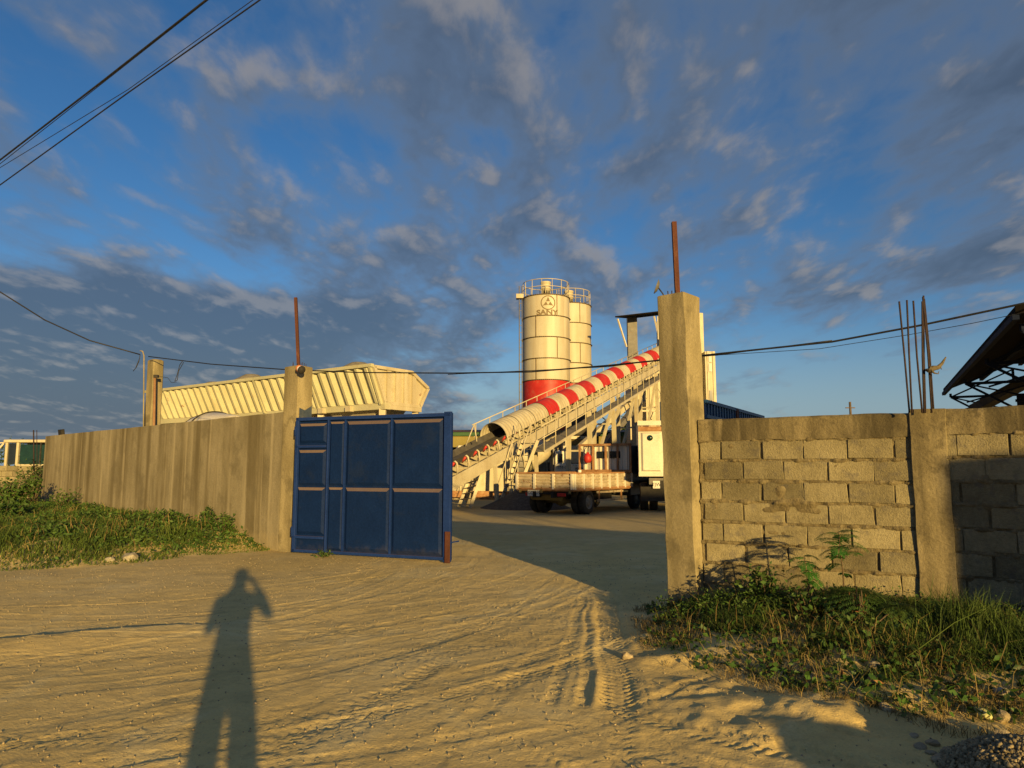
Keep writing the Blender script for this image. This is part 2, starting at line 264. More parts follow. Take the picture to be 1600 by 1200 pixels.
# ------------------------------------------------------------------ mesh helpers
def wloc(o):
    p = V((0, 0, 0))
    while o is not None: p = p + o.location; o = o.parent
    return p
def tag(o, label=None, cat=None, group=None, kind=None):
    if label: o['label'] = label
    if cat: o['category'] = cat
    if group: o['group'] = group
    if kind: o['kind'] = kind
    return o
def empty(name, loc, label, cat, group=None):
    o = bpy.data.objects.new(name, None); o.empty_display_size = 0.3; o.location = loc; COL.objects.link(o)
    return tag(o, label, cat, group)
I4 = Matrix.Identity(4)
class MB:
    def __init__(s, m=None): s.v = []; s.f = []; s.m = m or I4; s.sm = set()
    def add(s, vs, fs, smooth=False):
        o = len(s.v); s.v += [s.m @ V(p) for p in vs]
        for f in fs:
            if smooth: s.sm.add(len(s.f))
            s.f.append([o + i for i in f])
        return s
    def box(s, c, d, rz=0.0):                        # centre, size
        x, y, z = d[0] / 2, d[1] / 2, d[2] / 2; k, q = math.cos(rz), math.sin(rz)
        vs = [(c[0] + a * x * k - b_ * y * q, c[1] + a * x * q + b_ * y * k, c[2] + e * z) for e in (-1, 1) for a, b_ in ((-1, -1), (1, -1), (1, 1), (-1, 1))]
        return s.add(vs, [(3, 2, 1, 0), (4, 5, 6, 7), (0, 1, 5, 4), (1, 2, 6, 5), (2, 3, 7, 6), (3, 0, 4, 7)])
    def bar(s, p, q, w, h=None, up=(0, 0, 1)):       # square bar from p to q
        p, q = V(p), V(q); h = h or w; d = (q - p).normalized(); up = V(up)
        x = d.cross(up)
        if x.length < 1e-4: x = d.cross(V((1, 0, 0)))
        x.normalize(); y = x.cross(d)
        vs = [e + x * (a * w / 2) + y * (b_ * h / 2) for e in (p, q) for a, b_ in ((-1, -1), (1, -1), (1, 1), (-1, 1))]
        return s.add(vs, [(3, 2, 1, 0), (4, 5, 6, 7), (0, 1, 5, 4), (1, 2, 6, 5), (2, 3, 7, 6), (3, 0, 4, 7)])
    def tube(s, pts, r, n=8, cap=True):
        pts = [V(p) for p in pts]; rs = r if isinstance(r, (list, tuple)) else [r] * len(pts); vs = []; fs = []
        x = None
        for i, p in enumerate(pts):
            d = (pts[min(i + 1, len(pts) - 1)] - pts[max(i - 1, 0)]).normalized()
            if x is None: x = d.orthogonal().normalized()
            x = (x - d * x.dot(d)).normalized(); y = d.cross(x)
            vs += [p + (x * math.cos(2 * math.pi * k / n) + y * math.sin(2 * math.pi * k / n)) * rs[i] for k in range(n)]
        for i in range(len(pts) - 1):
            fs += [(i * n + k, i * n + (k + 1) % n, (i + 1) * n + (k + 1) % n, (i + 1) * n + k) for k in range(n)]
        s.add(vs, fs, n > 4)
        if cap: o = len(s.v) - len(vs); s.f.append([o + k for k in range(n)][::-1]); s.f.append([len(s.v) - n + k for k in range(n)])
        return s
    def lathe(s, prof, o, axis=(0, 0, 1), n=24, smooth=True, a0=0.0, a1=None):
        o = V(o); d = V(axis).normalized(); x = d.orthogonal().normalized() if abs(d.z) < .999 else V((1, 0, 0)); y = d.cross(x)
        full = a1 is None; a1 = a0 + 2 * math.pi if full else a1; k = n if full else n + 1; vs = []; fs = []
        for r, h in prof:
            for i in range(k):
                a = a0 + (a1 - a0) * i / n; vs.append(o + d * h + (x * math.cos(a) + y * math.sin(a)) * r)
        for j in range(len(prof) - 1):
            for i in range(n):
                i2 = (i + 1) % k; fs.append((j * k + i, j * k + i2, (j + 1) * k + i2, (j + 1) * k + i))
        return s.add(vs, fs, smooth)
    def prism(s, poly, off):                         # polygon (3-D points) extruded by a vector
        n = len(poly); off = V(off); vs = [V(p) for p in poly] + [V(p) + off for p in poly]
        return s.add(vs, [tuple(range(n))[::-1], tuple(range(n, 2 * n))] + [(i, (i + 1) % n, n + (i + 1) % n, n + i) for i in range(n)])
    def build(s, name, mat, parent=None, bevel=0.0, fix=True):
        me = bpy.data.meshes.new(name)
        vs = np.array([tuple(p) for p in s.v]); lo, hi = vs.min(0), vs.max(0)
        org = V(((lo[0] + hi[0]) / 2, (lo[1] + hi[1]) / 2, lo[2] if parent is None else (lo[2] + hi[2]) / 2))
        me.from_pydata([tuple(p - org) for p in s.v], [], s.f)
        for i in s.sm: me.polygons[i].use_smooth = True
        if fix or bevel:
            bm = bmesh.new(); bm.from_mesh(me)
            if bevel: bmesh.ops.bevel(bm, geom=bm.edges[:], offset=bevel, segments=1, affect='EDGES', clamp_overlap=True)
            bmesh.ops.recalc_face_normals(bm, faces=bm.faces); bm.to_mesh(me); bm.free()
        o = bpy.data.objects.new(name, me); COL.objects.link(o)
        o.data.materials.append(MATS[mat] if isinstance(mat, str) else mat)
        if parent is not None: o.parent = parent; o.location = org - wloc(parent)
        else: o.location = org
        return o
def instance(src, name, parent, loc, rz=0.0, mat=None):       # copy sharing mesh data, placed in world coordinates
    o = src.copy(); o.name = name; COL.objects.link(o)
    o.parent = parent; o.location = V(loc) - (wloc(parent) if parent is not None else V((0, 0, 0))); o.rotation_euler = (0, 0, rz)
    return o
def frame(o, ex, ez=(0, 0, 1)):                      # matrix: local x along ex, z close to ez
    ex = V(ex).normalized(); ez = V(ez); ey = ez.cross(ex).normalized(); ez = ex.cross(ey)
    return Matrix(((ex.x, ey.x, ez.x, o[0]), (ex.y, ey.y, ez.y, o[1]), (ex.z, ey.z, ez.z, o[2]), (0, 0, 0, 1)))
def raw_mesh(name, vs, fs, mat, parent=None):        # big numpy meshes (triangles or quads in one array)
    me = bpy.data.meshes.new(name); vs = np.asarray(vs, dtype=np.float64); fs = np.asarray(fs, dtype=np.int32)
    me.vertices.add(len(vs)); me.vertices.foreach_set('co', vs.astype(np.float32).ravel())
    k = fs.shape[1]; me.loops.add(fs.size); me.loops.foreach_set('vertex_index', fs.ravel())
    me.polygons.add(len(fs)); me.polygons.foreach_set('loop_start', np.arange(0, fs.size, k, dtype=np.int32))
    me.update(calc_edges=True); me.validate()
    o = bpy.data.objects.new(name, me); COL.objects.link(o); me.materials.append(MATS[mat])
    if parent is not None: o.parent = parent; o.location = -wloc(parent)
    return o
def text_mesh(txt, size, depth=0.0, bold=0.0):                 # flat letters in the local x-y plane, centred
    c = bpy.data.curves.new('letters', 'FONT'); c.body = txt; c.size = size; c.extrude = depth; c.align_x = 'CENTER'; c.align_y = 'CENTER'; c.offset = bold
    o = bpy.data.objects.new('letters', c); COL.objects.link(o)
    dg = bpy.context.evaluated_depsgraph_get(); me = bpy.data.meshes.new_from_object(o.evaluated_get(dg))
    vs = [v.co.copy() for v in me.vertices]; fs = [tuple(p.vertices) for p in me.polygons]
    bpy.data.objects.remove(o); return vs, fs
def text_obj(name, txt, size, m, mat, parent, sx=1.0):
    vs, fs = text_mesh(txt, size, 0.003); mb = MB(m); mb.add([(p.x * sx, p.y, p.z) for p in vs], fs); return mb.build(name, mat, parent, fix=False)
# ------------------------------------------------------------------ ground
TAB = np.random.default_rng(3).random((256, 256))
def vnoise(x, y):
    xi = np.floor(x).astype(int); yi = np.floor(y).astype(int); fx = x - xi; fy = y - yi
    fx = fx * fx * (3 - 2 * fx); fy = fy * fy * (3 - 2 * fy)
    g = lambda a, b: TAB[a & 255, b & 255]
    return (g(xi, yi) * (1 - fx) + g(xi + 1, yi) * fx) * (1 - fy) + (g(xi, yi + 1) * (1 - fx) + g(xi + 1, yi + 1) * fx) * fy - 0.5
def fbm(x, y, o=4):
    r = 0; a = 1.0
    for i in range(o): r = r + a * vnoise(x + 17.3 * i, y + 5.1 * i); x = x * 2.03; y = y * 2.03; a *= 0.5
    return r
def sstep(a, b, x): t = np.clip((x - a) / (b - a), 0, 1); return t * t * (3 - 2 * t)
def sdist(poly, x, y):                               # distance to a polyline, positive on its right side
    best = np.full(np.shape(x), 1e9); sg = np.ones(np.shape(x))
    for (ax, ay), (bx, by) in zip(poly[:-1], poly[1:]):
        dx, dy = bx - ax, by - ay; t = np.clip(((x - ax) * dx + (y - ay) * dy) / (dx * dx + dy * dy), 0, 1)
        d = np.hypot(x - ax - t * dx, y - ay - t * dy); c = (x - ax) * dy - (y - ay) * dx
        m = d < best; best = np.where(m, d, best); sg = np.where(m, np.sign(c), sg)
    return best * sg
VERGE = [(1.60, 60.0), (1.60, 9.0), (1.36, 8.15), (1.22, 7.4), (1.14, 6.5), (1.48, 5.5), (2.05, 4.85), (2.9, 4.3), (4.5, 3.2), (30.0, -14.0)]
VERGE = VERGE[::-1]; VERGE = VERGE[::-1]
WALLR = [(1.7, 7.95), (3.77, 6.75), (9.0, 2.8), (30, -13)]
e = [gp(430, 859), gp(300, 870), gp(200, 884), gp(90, 890), gp(0, 889)]
BANK = [(-3.6, 13.4)] + [(p.x, p.y) for p in e] + [(-14.0, 10.6), (-60, 8)]
WALLL = [(-4.2, 13.5), (-15.9, 24.4), (-60, 40)]
def gbase(x, y):
    dv = -sdist(VERGE, x, y)                         # left-hand polyline runs towards the camera: the verge is on its left
    z = 0.24 * sstep(-0.15, 1.25, dv) * sstep(0.9, 0.15, -sdist(WALLR, x, y))
    db = sdist(BANK, x, y)
    z = z + 0.30 * sstep(0.0, 1.9, db) * sstep(1.2, 0.3, sdist(WALLL, x, y))
    z = z + 0.035 * fbm(x * 0.35 + 3, y * 0.35, 3) * sstep(40, 8, np.hypot(x, y))
    return z
LUMPS = [(1085, 1048, .17, .025), (1150, 1072, .28, .035), (1215, 1080, .22, .02), (1040, 1010, .14, .05), (1190, 1110, .2, .04), (1290, 1092, .25, .05), (1010, 980, .10, .04), (1120, 1012, .18, .05)]
def gfine(x, y):
    near = sstep(30, 9, np.hypot(x, y))
    road = sstep(0.25, -0.25, -sdist(VERGE, x, y)) * sstep(0.3, -0.1, sdist(BANK, x, y))
    z = 0.006 * fbm(x * 3.1, y * 3.1, 5) + 0.0028 * fbm(x * 15, y * 15, 3) * (0.4 + np.clip(fbm(x * 1.1 + 8, y * 1.1, 2) + .4, 0, 1.2)) + 0.016 * np.maximum(fbm(x * 9 + 4, y * 9, 4) - 0.28, 0)
    z = z + (1 - road) * 0.022 * fbm(x * 2.2, y * 2.2, 4)
    for u, v, r, h in LUMPS:
        p = gp(u, v, 0.12); rr = r * (1 + 0.6 * fbm(x * 5, y * 5, 3))
        z = z + h * np.exp(-(((x - p.x) / 1.5) ** 2 + (y - p.y) ** 2) / (rr * rr + 1e-4))
    rg = np.random.default_rng(5); tz = np.zeros(np.shape(x))
    wob = 0.05 * fbm(x * 1.3, y * 1.3, 2)
    def track(d, s, w, dep, lug, ph):
        d = d + wob; a = np.abs(d)
        groove = -dep * sstep(w * 1.05, w * 0.8, a) + dep * 0.75 * np.exp(-((a - w * 1.25) / (w * 0.22)) ** 2)
        brk = np.clip(0.55 + 1.5 * vnoise(s * 0.9 + ph, d * 2 + ph), 0, 1)
        tread = lug * 1.5 * sstep(w, w * 0.8, a) * np.sin(2 * np.pi * (s / 0.075 + 1.2 * a / w + ph)) * (0.6 + 0.4 * np.sign(a - w * 0.35))
        fine = 0.0035 * sstep(w * 1.1, w * 0.9, a) * np.cos(2 * np.pi * 2.5 * d / w)
        return (groove + tread + fine) * brk
    for i in range(46):                              # wheels turning left out of the gate
        cx = rg.uniform(-7.5, -3.2); cy = rg.uniform(10.2, 13.0); r = rg.uniform(4.3, 8.2); w = rg.uniform(0.05, 0.13)
        dd = np.hypot(x - cx, y - cy); ang = np.arctan2(y - cy, x - cx)
        tz += track(dd - r, ang * r, w, rg.uniform(.002, .008), rg.uniform(.0, .005), rg.uniform(0, 9)) * sstep(15, 11, y)
    for i in range(14):                              # fan of tracks from the gate towards the camera
        x0 = rg.uniform(0.1, 1.35); x1 = rg.uniform(-2.6, 1.3); w = rg.uniform(0.05, 0.12)
        f = (9.6 - y) / 6.0; cxl = x0 + (x1 - x0) * np.sign(f) * np.abs(f) ** 1.35
        tz += track((x - cxl) * 0.93, -y, w, rg.uniform(.002, .005), rg.uniform(.002, .006), rg.uniform(0, 9)) * sstep(0.0, 0.5, f)
    for x0, x1, w, dep, lug in ((1.15, 0.70, .13, .030, .010), (1.00, 0.46, .05, .016, .005), (0.90, 0.24, .05, .010, .005), (1.26, 0.87, .035, .018, .002)):
        f = np.clip((9.0 - y) / 4.2, 0, 3); tz += track((x - (x0 + (x1 - x0) * f)) * 0.97, -y, w, dep, lug, 1.3) * sstep(4.75, 4.95, y) * sstep(9.2, 8.3, y)
    for k, (r, dep, lug) in enumerate(((1.9, .012, .016), (2.35, .010, .012), (2.75, .010, .006), (3.3, .012, .012))):
        cx, cy = 2.6, 6.2; dd = np.hypot(x - cx, y - cy)       # curve in the bottom right corner
        tz += track(dd - r, np.arctan2(y - cy, x - cx) * r, .10, dep, lug, k) * sstep(5.0, 4.6, y) * sstep(-0.2, 0.3, x)
    ridge = gp(0, 1003); ridge2 = gp(330, 978); dx, dy = ridge2.x - ridge.x, ridge2.y - ridge.y; L = math.hypot(dx, dy)
    d = ((x - ridge.x) * -dy + (y - ridge.y) * dx) / L; s = ((x - ridge.x) * dx + (y - ridge.y) * dy) / L
    tz += 0.085 * sstep(-0.9, -0.03, d + wob) * sstep(0.05, -0.02, d + wob) * sstep(-8, -2, s) * sstep(L + 1.2, L - 1.2, s)
    return z * near + 0.55 * tz * road * near
def spaced(a, b, step, lo, hi, g=1.13):
    m = list(np.arange(a, b, step)); s = step; p = m[-1]; r = []
    while p < hi: s *= g; p += s; r.append(p)
    s = step; p = m[0]; l = []
    while p > lo: s *= g; p -= s; l.append(p)
    return np.array(l[::-1] + m + r)
def build_ground():
    xs = spaced(-6.4, 4.6, 0.021, -2500, 2500); ys = spaced(3.4, 11.2, 0.021, -2500, 2500)
    X, Y = np.meshgrid(xs, ys); Z = gbase(X, Y) + gfine(X, Y)
    nx, ny = len(xs), len(ys); vs = np.stack([X.ravel(), Y.ravel(), Z.ravel()], 1)
    i = np.arange(nx * (ny - 1)).reshape(ny - 1, nx)[:, :-1].ravel()
    o = raw_mesh('ground', vs, np.stack([i, i + 1, i + nx + 1, i + nx], 1), 'dirt')
    o.data.polygons.foreach_set('use_smooth', np.ones(len(o.data.polygons), dtype=bool))
    tag(o, 'pale dusty dirt road and yard criss-crossed by tyre tracks', kind='structure')
build_ground()
def gz(x, y): return float(gbase(np.array([x]), np.array([y]))[0])

# ------------------------------------------------------------------ left wall, pillars
def long_wall(name, A, B, z0, z1, th, mat, n=60, wob=0.012):
    A, B = V((*A, 0)), V((*B, 0)); d = (B - A).normalized(); nrm = V((-d.y, d.x, 0))
    vs = []; fs = []
    for i in range(n + 1):
        p = A + (B - A) * (i / n); w = wob * (vnoise(np.array([i * 0.7]), np.array([2.2]))[0] * 2)
        for zz, sg in ((z0, -1), (z1 + w, -1), (z1 + w * 0.6, 1), (z0, 1)): q = p + nrm * (sg * th / 2); vs.append((q.x, q.y, zz))
    for i in range(n):
        a = i * 4; fs += [(a + k, a + (k + 1) % 4, a + 4 + (k + 1) % 4, a + 4 + k) for k in range(4)]
    fs += [(0, 1, 2, 3), (n * 4 + 3, n * 4 + 2, n * 4 + 1, n * 4)]
    return MB().add(vs, fs).build(name, mat)
wl = long_wall('perimeter_wall', (-4.30, 13.62), (-15.9, 24.4), -0.3, 2.60, 0.18, 'plaster_wall')
tag(wl, 'long plastered concrete wall streaked with brown stains left of the gate', 'wall')

def rough_post(mb, corner, f, s, w, d, z0, z1, n=14, amp=0.006, tilt=(0, 0)):
    vs = []; fs = []; rg = random.Random(int(corner[0] * 100))
    for i in range(n + 1):
        z = z0 + (z1 - z0) * i / n
        for a, b in ((0, 0), (-w, 0), (-w, d), (0, d)):
            j = lambda: rg.uniform(-amp, amp)
            vs.append((corner[0] + f[0] * a + s[0] * b + j() + tilt[0] * (z - z0), corner[1] + f[1] * a + s[1] * b + j() + tilt[1] * (z - z0), z + (rg.uniform(-.012, .012) if i == n else 0)))
    for i in range(n):
        a = i * 4; fs += [(a + k, a + (k + 1) % 4, a + 4 + (k + 1) % 4, a + 4 + k) for k in range(4)]
    t = n * 4; c = len(vs); m = [sum(v[k] for v in vs[t:t + 4]) / 4 for k in range(3)]; vs.append((m[0], m[1], m[2] + 0.015))
    fs += [(t + k, t + (k + 1) % 4, c) for k in range(4)] + [(3, 2, 1, 0)]
    return mb.add(vs, fs)
def stubs(parent, c, z, r, n, seed, hmax=.11):
    rg = random.Random(seed)
    for i in range(n):
        x = c[0] + rg.uniform(-r, r); y = c[1] + rg.uniform(-r, r); h = rg.uniform(.04, hmax)
        MB().tube([(x, y, z - .05), (x + rg.uniform(-.012, .012), y, z + h)], .006, 6).build('rebar_stub', 'rebar', parent)
# left gate pillar
fL, sL = (0.82, -0.57), (0.57, 0.82); CL = (-4.03, 13.28); wL, dL = .42, .34
pL = empty('gate_pillar', (-4.1, 13.45, 0), 'concrete gate pillar left of the blue gate with an orange lamp on top', 'pillar')
rough_post(MB(), CL, fL, sL, wL, dL, -0.2, 3.46).build('shaft', 'concrete', pL, bevel=0.008)
mid = (CL[0] - fL[0] * wL / 2 + sL[0] * dL / 2, CL[1] - fL[1] * wL / 2 + sL[1] * dL / 2)
MB().bar((mid[0], mid[1], 3.40), pt(462, 465, mid[1]), .055).build('steel_post', 'rust', pL)
stubs(pL, mid, 3.46, .13, 9, 4)
q0 = V((CL[0], CL[1], 0)) + V((fL[0], fL[1], 0)) * .012
MB().prism([q0 + V((sL[0] * .0, sL[1] * .0, 0.1)), q0 + V((sL[0] * .33, sL[1] * .33, 0.1)), q0 + V((sL[0] * .33, sL[1] * .33, 2.72)), q0 + V((sL[0] * .17, sL[1] * .17, 2.62)), q0 + V((sL[0] * .04, sL[1] * .04, 2.66))], (fL[0] * .004, fL[1] * .004, 0)).build('paint_patch', 'blue_overspray', pL)
lampL = empty('lamp', pt(470, 582, 13.2), 'small orange and black lamp fixed near the top of the left gate pillar', 'lamp')
c = pt(466, 575, 13.20)
MB().lathe([(0, 0), (.05, .01), (.07, .06), (.06, .10)], c, (0.5, -0.7, -0.25), 12).build('lamp_back', 'orange_plastic', lampL)
MB().lathe([(.06, .10), (.055, .16), (.05, .17)], c, (0.5, -0.7, -0.25), 12).build('lamp_collar', 'white_plastic', lampL)
MB().lathe([(.055, .16), (.075, .20), (.06, .24), (0, .245)], c, (0.5, -0.7, -0.25), 12).build('lamp_head', 'chassis_black', lampL)
# right gate pillar
fR, sR = (0.74, -0.673), (0.673, 0.74); CR = (1.93, 7.60); wR, dR = .345, .345
pR = empty('gate_pillar', (1.9, 7.8, 0.3), 'tall concrete gate pillar right of the gate with a rusty post on top', 'pillar')
rough_post(MB(), CR, fR, sR, wR, dR, -0.25, 3.46, 18, .007, (-0.012, 0.0)).build('shaft', 'concrete', pR, bevel=0.008)
midR = (CR[0] - fR[0] * wR / 2 + sR[0] * dR / 2 - .04, CR[1] - fR[1] * wR / 2 + sR[1] * dR / 2)
MB().bar(pt(1059, 470, midR[1]), pt(1053, 347, midR[1]), .052).build('steel_post', 'rust', pR)
stubs(pR, midR, 3.46, .11, 7, 9, .07)
dish = empty('satellite_dish', pt(1027, 455, 8.1), 'small round dish seen edge-on beside the top of the tall gate pillar', 'dish')
MB().lathe([(0.0, .03), (.05, .022), (.085, 0), (.088, -.006), (.05, .012), (0, .02)], pt(1026, 448, 8.1), (0.95, -0.15, -0.35), 18).build('reflector', 'grey_steel', dish)
MB().tube([pt(1029, 450, 8.1), pt(1035, 458, 8.05), pt(1042, 470, 8.0)], .008, 6).build('bracket', 'dark_steel', dish)

# ------------------------------------------------------------------ right block wall
def block_wall_section(parent, A, B, ztop, zbot, rows, off, seed, cap=True):
    rg = random.Random(seed); A, B = V((*A, 0)), V((*B, 0)); L = (B - A).length; m = frame((A.x, A.y, 0), B - A)   # local +y points away from the camera
    PW, PH, bw, bh = 0.408, 0.2135, 0.394, 0.190
    # rough mortar sheet just behind the block faces, with squeezed-out lumps
    nx, nz = int(L / 0.018), int((ztop - 0.2 - zbot) / 0.018); xs = np.linspace(0, L, nx); zs = np.linspace(zbot, ztop - 0.2, nz); X, Z = np.meshgrid(xs, zs)
    zj = np.mod(ztop - 0.235 - Z + PH / 2, PH) - PH / 2; band = np.exp(-(zj / 0.022) ** 4)
    Yd = 0.021 + 0.02 * fbm(X * 11 + seed, Z * 5, 2) - band * (0.022 + 0.045 * fbm(X * 17 + seed, Z * 14, 4)) - 0.16 * np.maximum(vnoise(X * 6 + 3, Z * 9 + seed) - 0.31, 0)
    vs = [m @ V((x, y, z)) for x, y, z in zip(X.ravel(), Yd.ravel(), Z.ravel())]
    i = np.arange(nx * (nz - 1)).reshape(nz - 1, nx)[:, :-1].ravel()
    raw_mesh('mortar', np.array([tuple(p) for p in vs]), np.stack([i, i + 1, i + nx + 1, i + nx], 1), 'mortar', parent)
    MB(m).box((L / 2, 0.10, (zbot + ztop - 0.21) / 2), (L, 0.10, ztop - 0.21 - zbot)).build('wall_core', 'mortar', parent)
    src = {}
    for r in range(rows):
        zc = ztop - 0.235 - PH * (r + 0.5); x = -PW * (off[r % 2]) ; k = 0
        while x < L - 0.06:
            x0, x1 = max(x, 0.015), min(x + bw, L - 0.012)
            if x1 - x0 > 0.05:
                var = rg.randrange(5)
                if var not in src:
                    rr = random.Random(var + seed); c = [(a * bw / 2 + rr.uniform(-.010, .010), rr.uniform(-.005, .005) + (0 if q else .12), e * bh / 2 + rr.uniform(-.007, .007)) for q in (1, 0) for a, e in ((-1, -1), (1, -1), (1, 1), (-1, 1))]
                    mb = MB(); mb.add(c, [(0, 1, 2, 3), (7, 6, 5, 4), (0, 4, 5, 1), (1, 5, 6, 2), (2, 6, 7, 3), (3, 7, 4, 0)])
                    me_o = mb.build('concrete_block', 'block', None, bevel=0.005); src[var] = me_o.data; bpy.data.objects.remove(me_o)
                    zo = np.array([v.co.z for v in src[var].vertices]).min(); yo = [v.co.y for v in src[var].vertices]
                    for v in src[var].vertices: v.co.z -= bh / 2; v.co.y += 0.06
                o = bpy.data.objects.new('concrete_block', src[var]); COL.objects.link(o); o.parent = parent
                w = m @ V(((x0 + x1) / 2, rg.uniform(-.004, .006), zc + rg.uniform(-.004, .004)))
                o.location = w - wloc(parent); o.rotation_euler = (0, rg.uniform(-.012, .012), math.atan2((B - A).y, (B - A).x) + rg.uniform(-.01, .01))
                o.scale = ((x1 - x0) / bw, 1, 1)
            x += PW + rg.uniform(-.012, .012)
    if cap:
        n = int(L / .05); vs = []; fs = []
        for i in range(n + 1):
            x = L * i / n; w = .014 * fbm(np.array([x * 3 + seed]), np.array([.3]), 3)[0]; w2 = .03 * fbm(np.array([x * 5 + seed]), np.array([4.3]), 3)[0]
            for y, z in ((-.006 + w * .3, ztop - .235 + w2 * .6), (-.010 + w * .4, ztop - .02 + w), (.01, ztop + w), (.14, ztop + w), (.15, ztop - .235)): vs.append((x, y, z))
        for i in range(n): a = i * 5; fs += [(a + k, a + (k + 1) % 5, a + 5 + (k + 1) % 5, a + 5 + k) for k in range(5)]
        fs += [(4, 3, 2, 1, 0), tuple(n * 5 + k for k in range(5))]
        MB(m).add(vs, fs).build('coping_beam', 'coping', parent)
wr = empty('block_wall', (3.9, 6.6, 0.3), 'bare concrete block wall with a cast pilaster right of the tall gate pillar', 'wall')
block_wall_section(wr, (2.02, 7.70), (3.86, 6.655), 2.065, 0.05, 8, (0.42, 0.90), 3)
block_wall_section(wr, (3.95, 6.60), (8.6, 3.07), 2.085, 0.05, 8, (0.62, 0.12), 8)
d1 = V((1.76, -1.0, 0)).normalized(); fP, sP_ = (d1.x, d1.y), (-d1.y, d1.x)
rough_post(MB(), (4.00, 6.535), fP, sP_, .30, .26, -0.15, 2.085, 16, .006).build('pilaster', 'coping', wr, bevel=0.006)
pc = V((3.96, 6.62, 2.07))
for (u0, u1, v1) in ((1421, 1405, 471), (1425, 1417, 469), (1441, 1427, 470), (1444, 1441, 471), (1446, 1443, 462), (1456, 1442, 464), (1459, 1444, 467)):
    yy = 6.62 + random.uniform(-.06, .06); a = pt(u0, 645, yy); b = pt(u1, v1, yy + random.uniform(-.05, .05)); mdl = (a + b) / 2 + V((random.uniform(-.008, .008), 0, 0))
    MB().tube([a, mdl, b], .0085, 6).build('rebar', 'rebar', wr)
rag = MB().tube([pt(1446, 578, 6.58), pt(1452, 579, 6.56), pt(1459, 575, 6.55), pt(1466, 574, 6.55), pt(1472, 568, 6.55), pt(1478, 558, 6.56)], [.012, .022, .026, .02, .014, .006], 7)
rag.tube([pt(1455, 578, 6.55), pt(1460, 583, 6.54), pt(1466, 584, 6.55), pt(1467, 580, 6.55)], [.012, .008, .005, .003], 6).tube([pt(1462, 573, 6.55), pt(1470, 574, 6.54), pt(1471, 577, 6.55)], [.010, .007, .004], 6).tube([pt(1450, 582, 6.52), pt(1454, 574, 6.50), pt(1457, 582, 6.52)], [.012, .016, .010], 6)
rag = rag.build('tied_rag', 'rag_cloth')
tag(rag, 'twisted rag tied round the bare bars above the pilaster', 'rag')
# far low block wall at the left edge
wf = empty('low_block_wall', (-19, 26.0, 0), 'low block wall beyond the left end of the plastered wall', 'wall')
MB().box((-19.6, 26.75, .66), (8.4, .12, 1.72)).build('mortar_core', 'mortar', wf)
src = MB().box((0, 0, 0), (.40, .05, .19)).build('concrete_block', 'block', wf, bevel=.012)
first = True
for r in range(8):
    for k in range(20):
        loc = (-23.4 + k * .415 + (r % 2) * .2, 26.68, .06 + r * .207)
        if first: src.location = V(loc) - wf.location; first = False
        else: instance(src, 'concrete_block', wf, loc)
fl = empty('floodlight', (-14.9, 23.4, 2.6), 'black floodlight standing on the far left end of the plastered wall', 'lamp')
MB(frame(pt(96, 676, 23.55), (0.75, -0.66, 0), (0.1, -.3, 1))).box((0, 0, 0), (.34, .10, .22)).build('housing', 'chassis_black', fl, bevel=.01)
MB().box(pt(96, 682, 23.55), (.05, .05, .08)).build('bracket', 'dark_steel', fl)
for nm, u, Y in (('a', 53, 25.6), ('b', 58, 25.4)):
    o = MB().tube([pt(u, 735, Y), pt(u - .5, 672, Y)], .022 if nm == 'a' else .012, 6).build('rusty_bar', 'rebar')
    tag(o, 'thicker upright bar rising from the low wall at far left' if nm == 'a' else 'thinner upright bar rising from the low wall at far left', 'bar', 'bars on the low wall')

# ------------------------------------------------------------------ blue gate
gA, gB = V((-3.93, 13.02, 0)), V((-1.0, 11.80, 0)); gL = (gB - gA).length
gm = frame((gA.x, gA.y, 0), gB - gA)
gate = empty('blue_gate', ((gA.x + gB.x) / 2, (gA.y + gB.y) / 2, 0), 'dark blue steel gate leaf with raised panels and a wicket door', 'gate')
def leaf_x(u):
    k = (u - 800) / FPX * 1.004; dx, dy = (gB.x - gA.x) / gL, (gB.y - gA.y) / gL
    return (gA.x - k * gA.y) / (k * dy - dx)
MB(gm).box((gL / 2, .03, 1.245), (gL, .03, 2.41)).build('backing_sheet', 'gate_blue', gate)
def raised(mb, x0, x1, z0, z1, h=.045, bv=.065):
    vs = [(x0, .016, z0), (x1, .016, z0), (x1, .016, z1), (x0, .016, z1), (x0 + bv, .016 - h, z0 + bv), (x1 - bv, .016 - h, z0 + bv), (x1 - bv, .016 - h, z1 - bv), (x0 + bv, .016 - h, z1 - bv)]
    return mb.add(vs, [(4, 5, 6, 7), (0, 1, 5, 4), (1, 2, 6, 5), (2, 3, 7, 6), (3, 0, 4, 7)])
lx = {u: leaf_x(u) for u in (466, 513, 517, 540, 543, 612, 615, 693)}
for u0, u1 in ((517, 540), (543, 612), (615, 693)):
    for z0, z1 in ((1.225, 2.36), (.10, 1.195)):
        raised(MB(gm), lx[u0], lx[u1], z0, z1, .03, .04 if u0 == 517 else .06).build('panel', 'gate_blue', gate)
for z0, z1 in ((1.98, 2.34), (1.22, 1.86), (.36, 1.19)):
    raised(MB(gm), lx[466] + .05, lx[513] - .02, z0, z1, .03, .05).build('wicket_panel', 'gate_blue', gate)
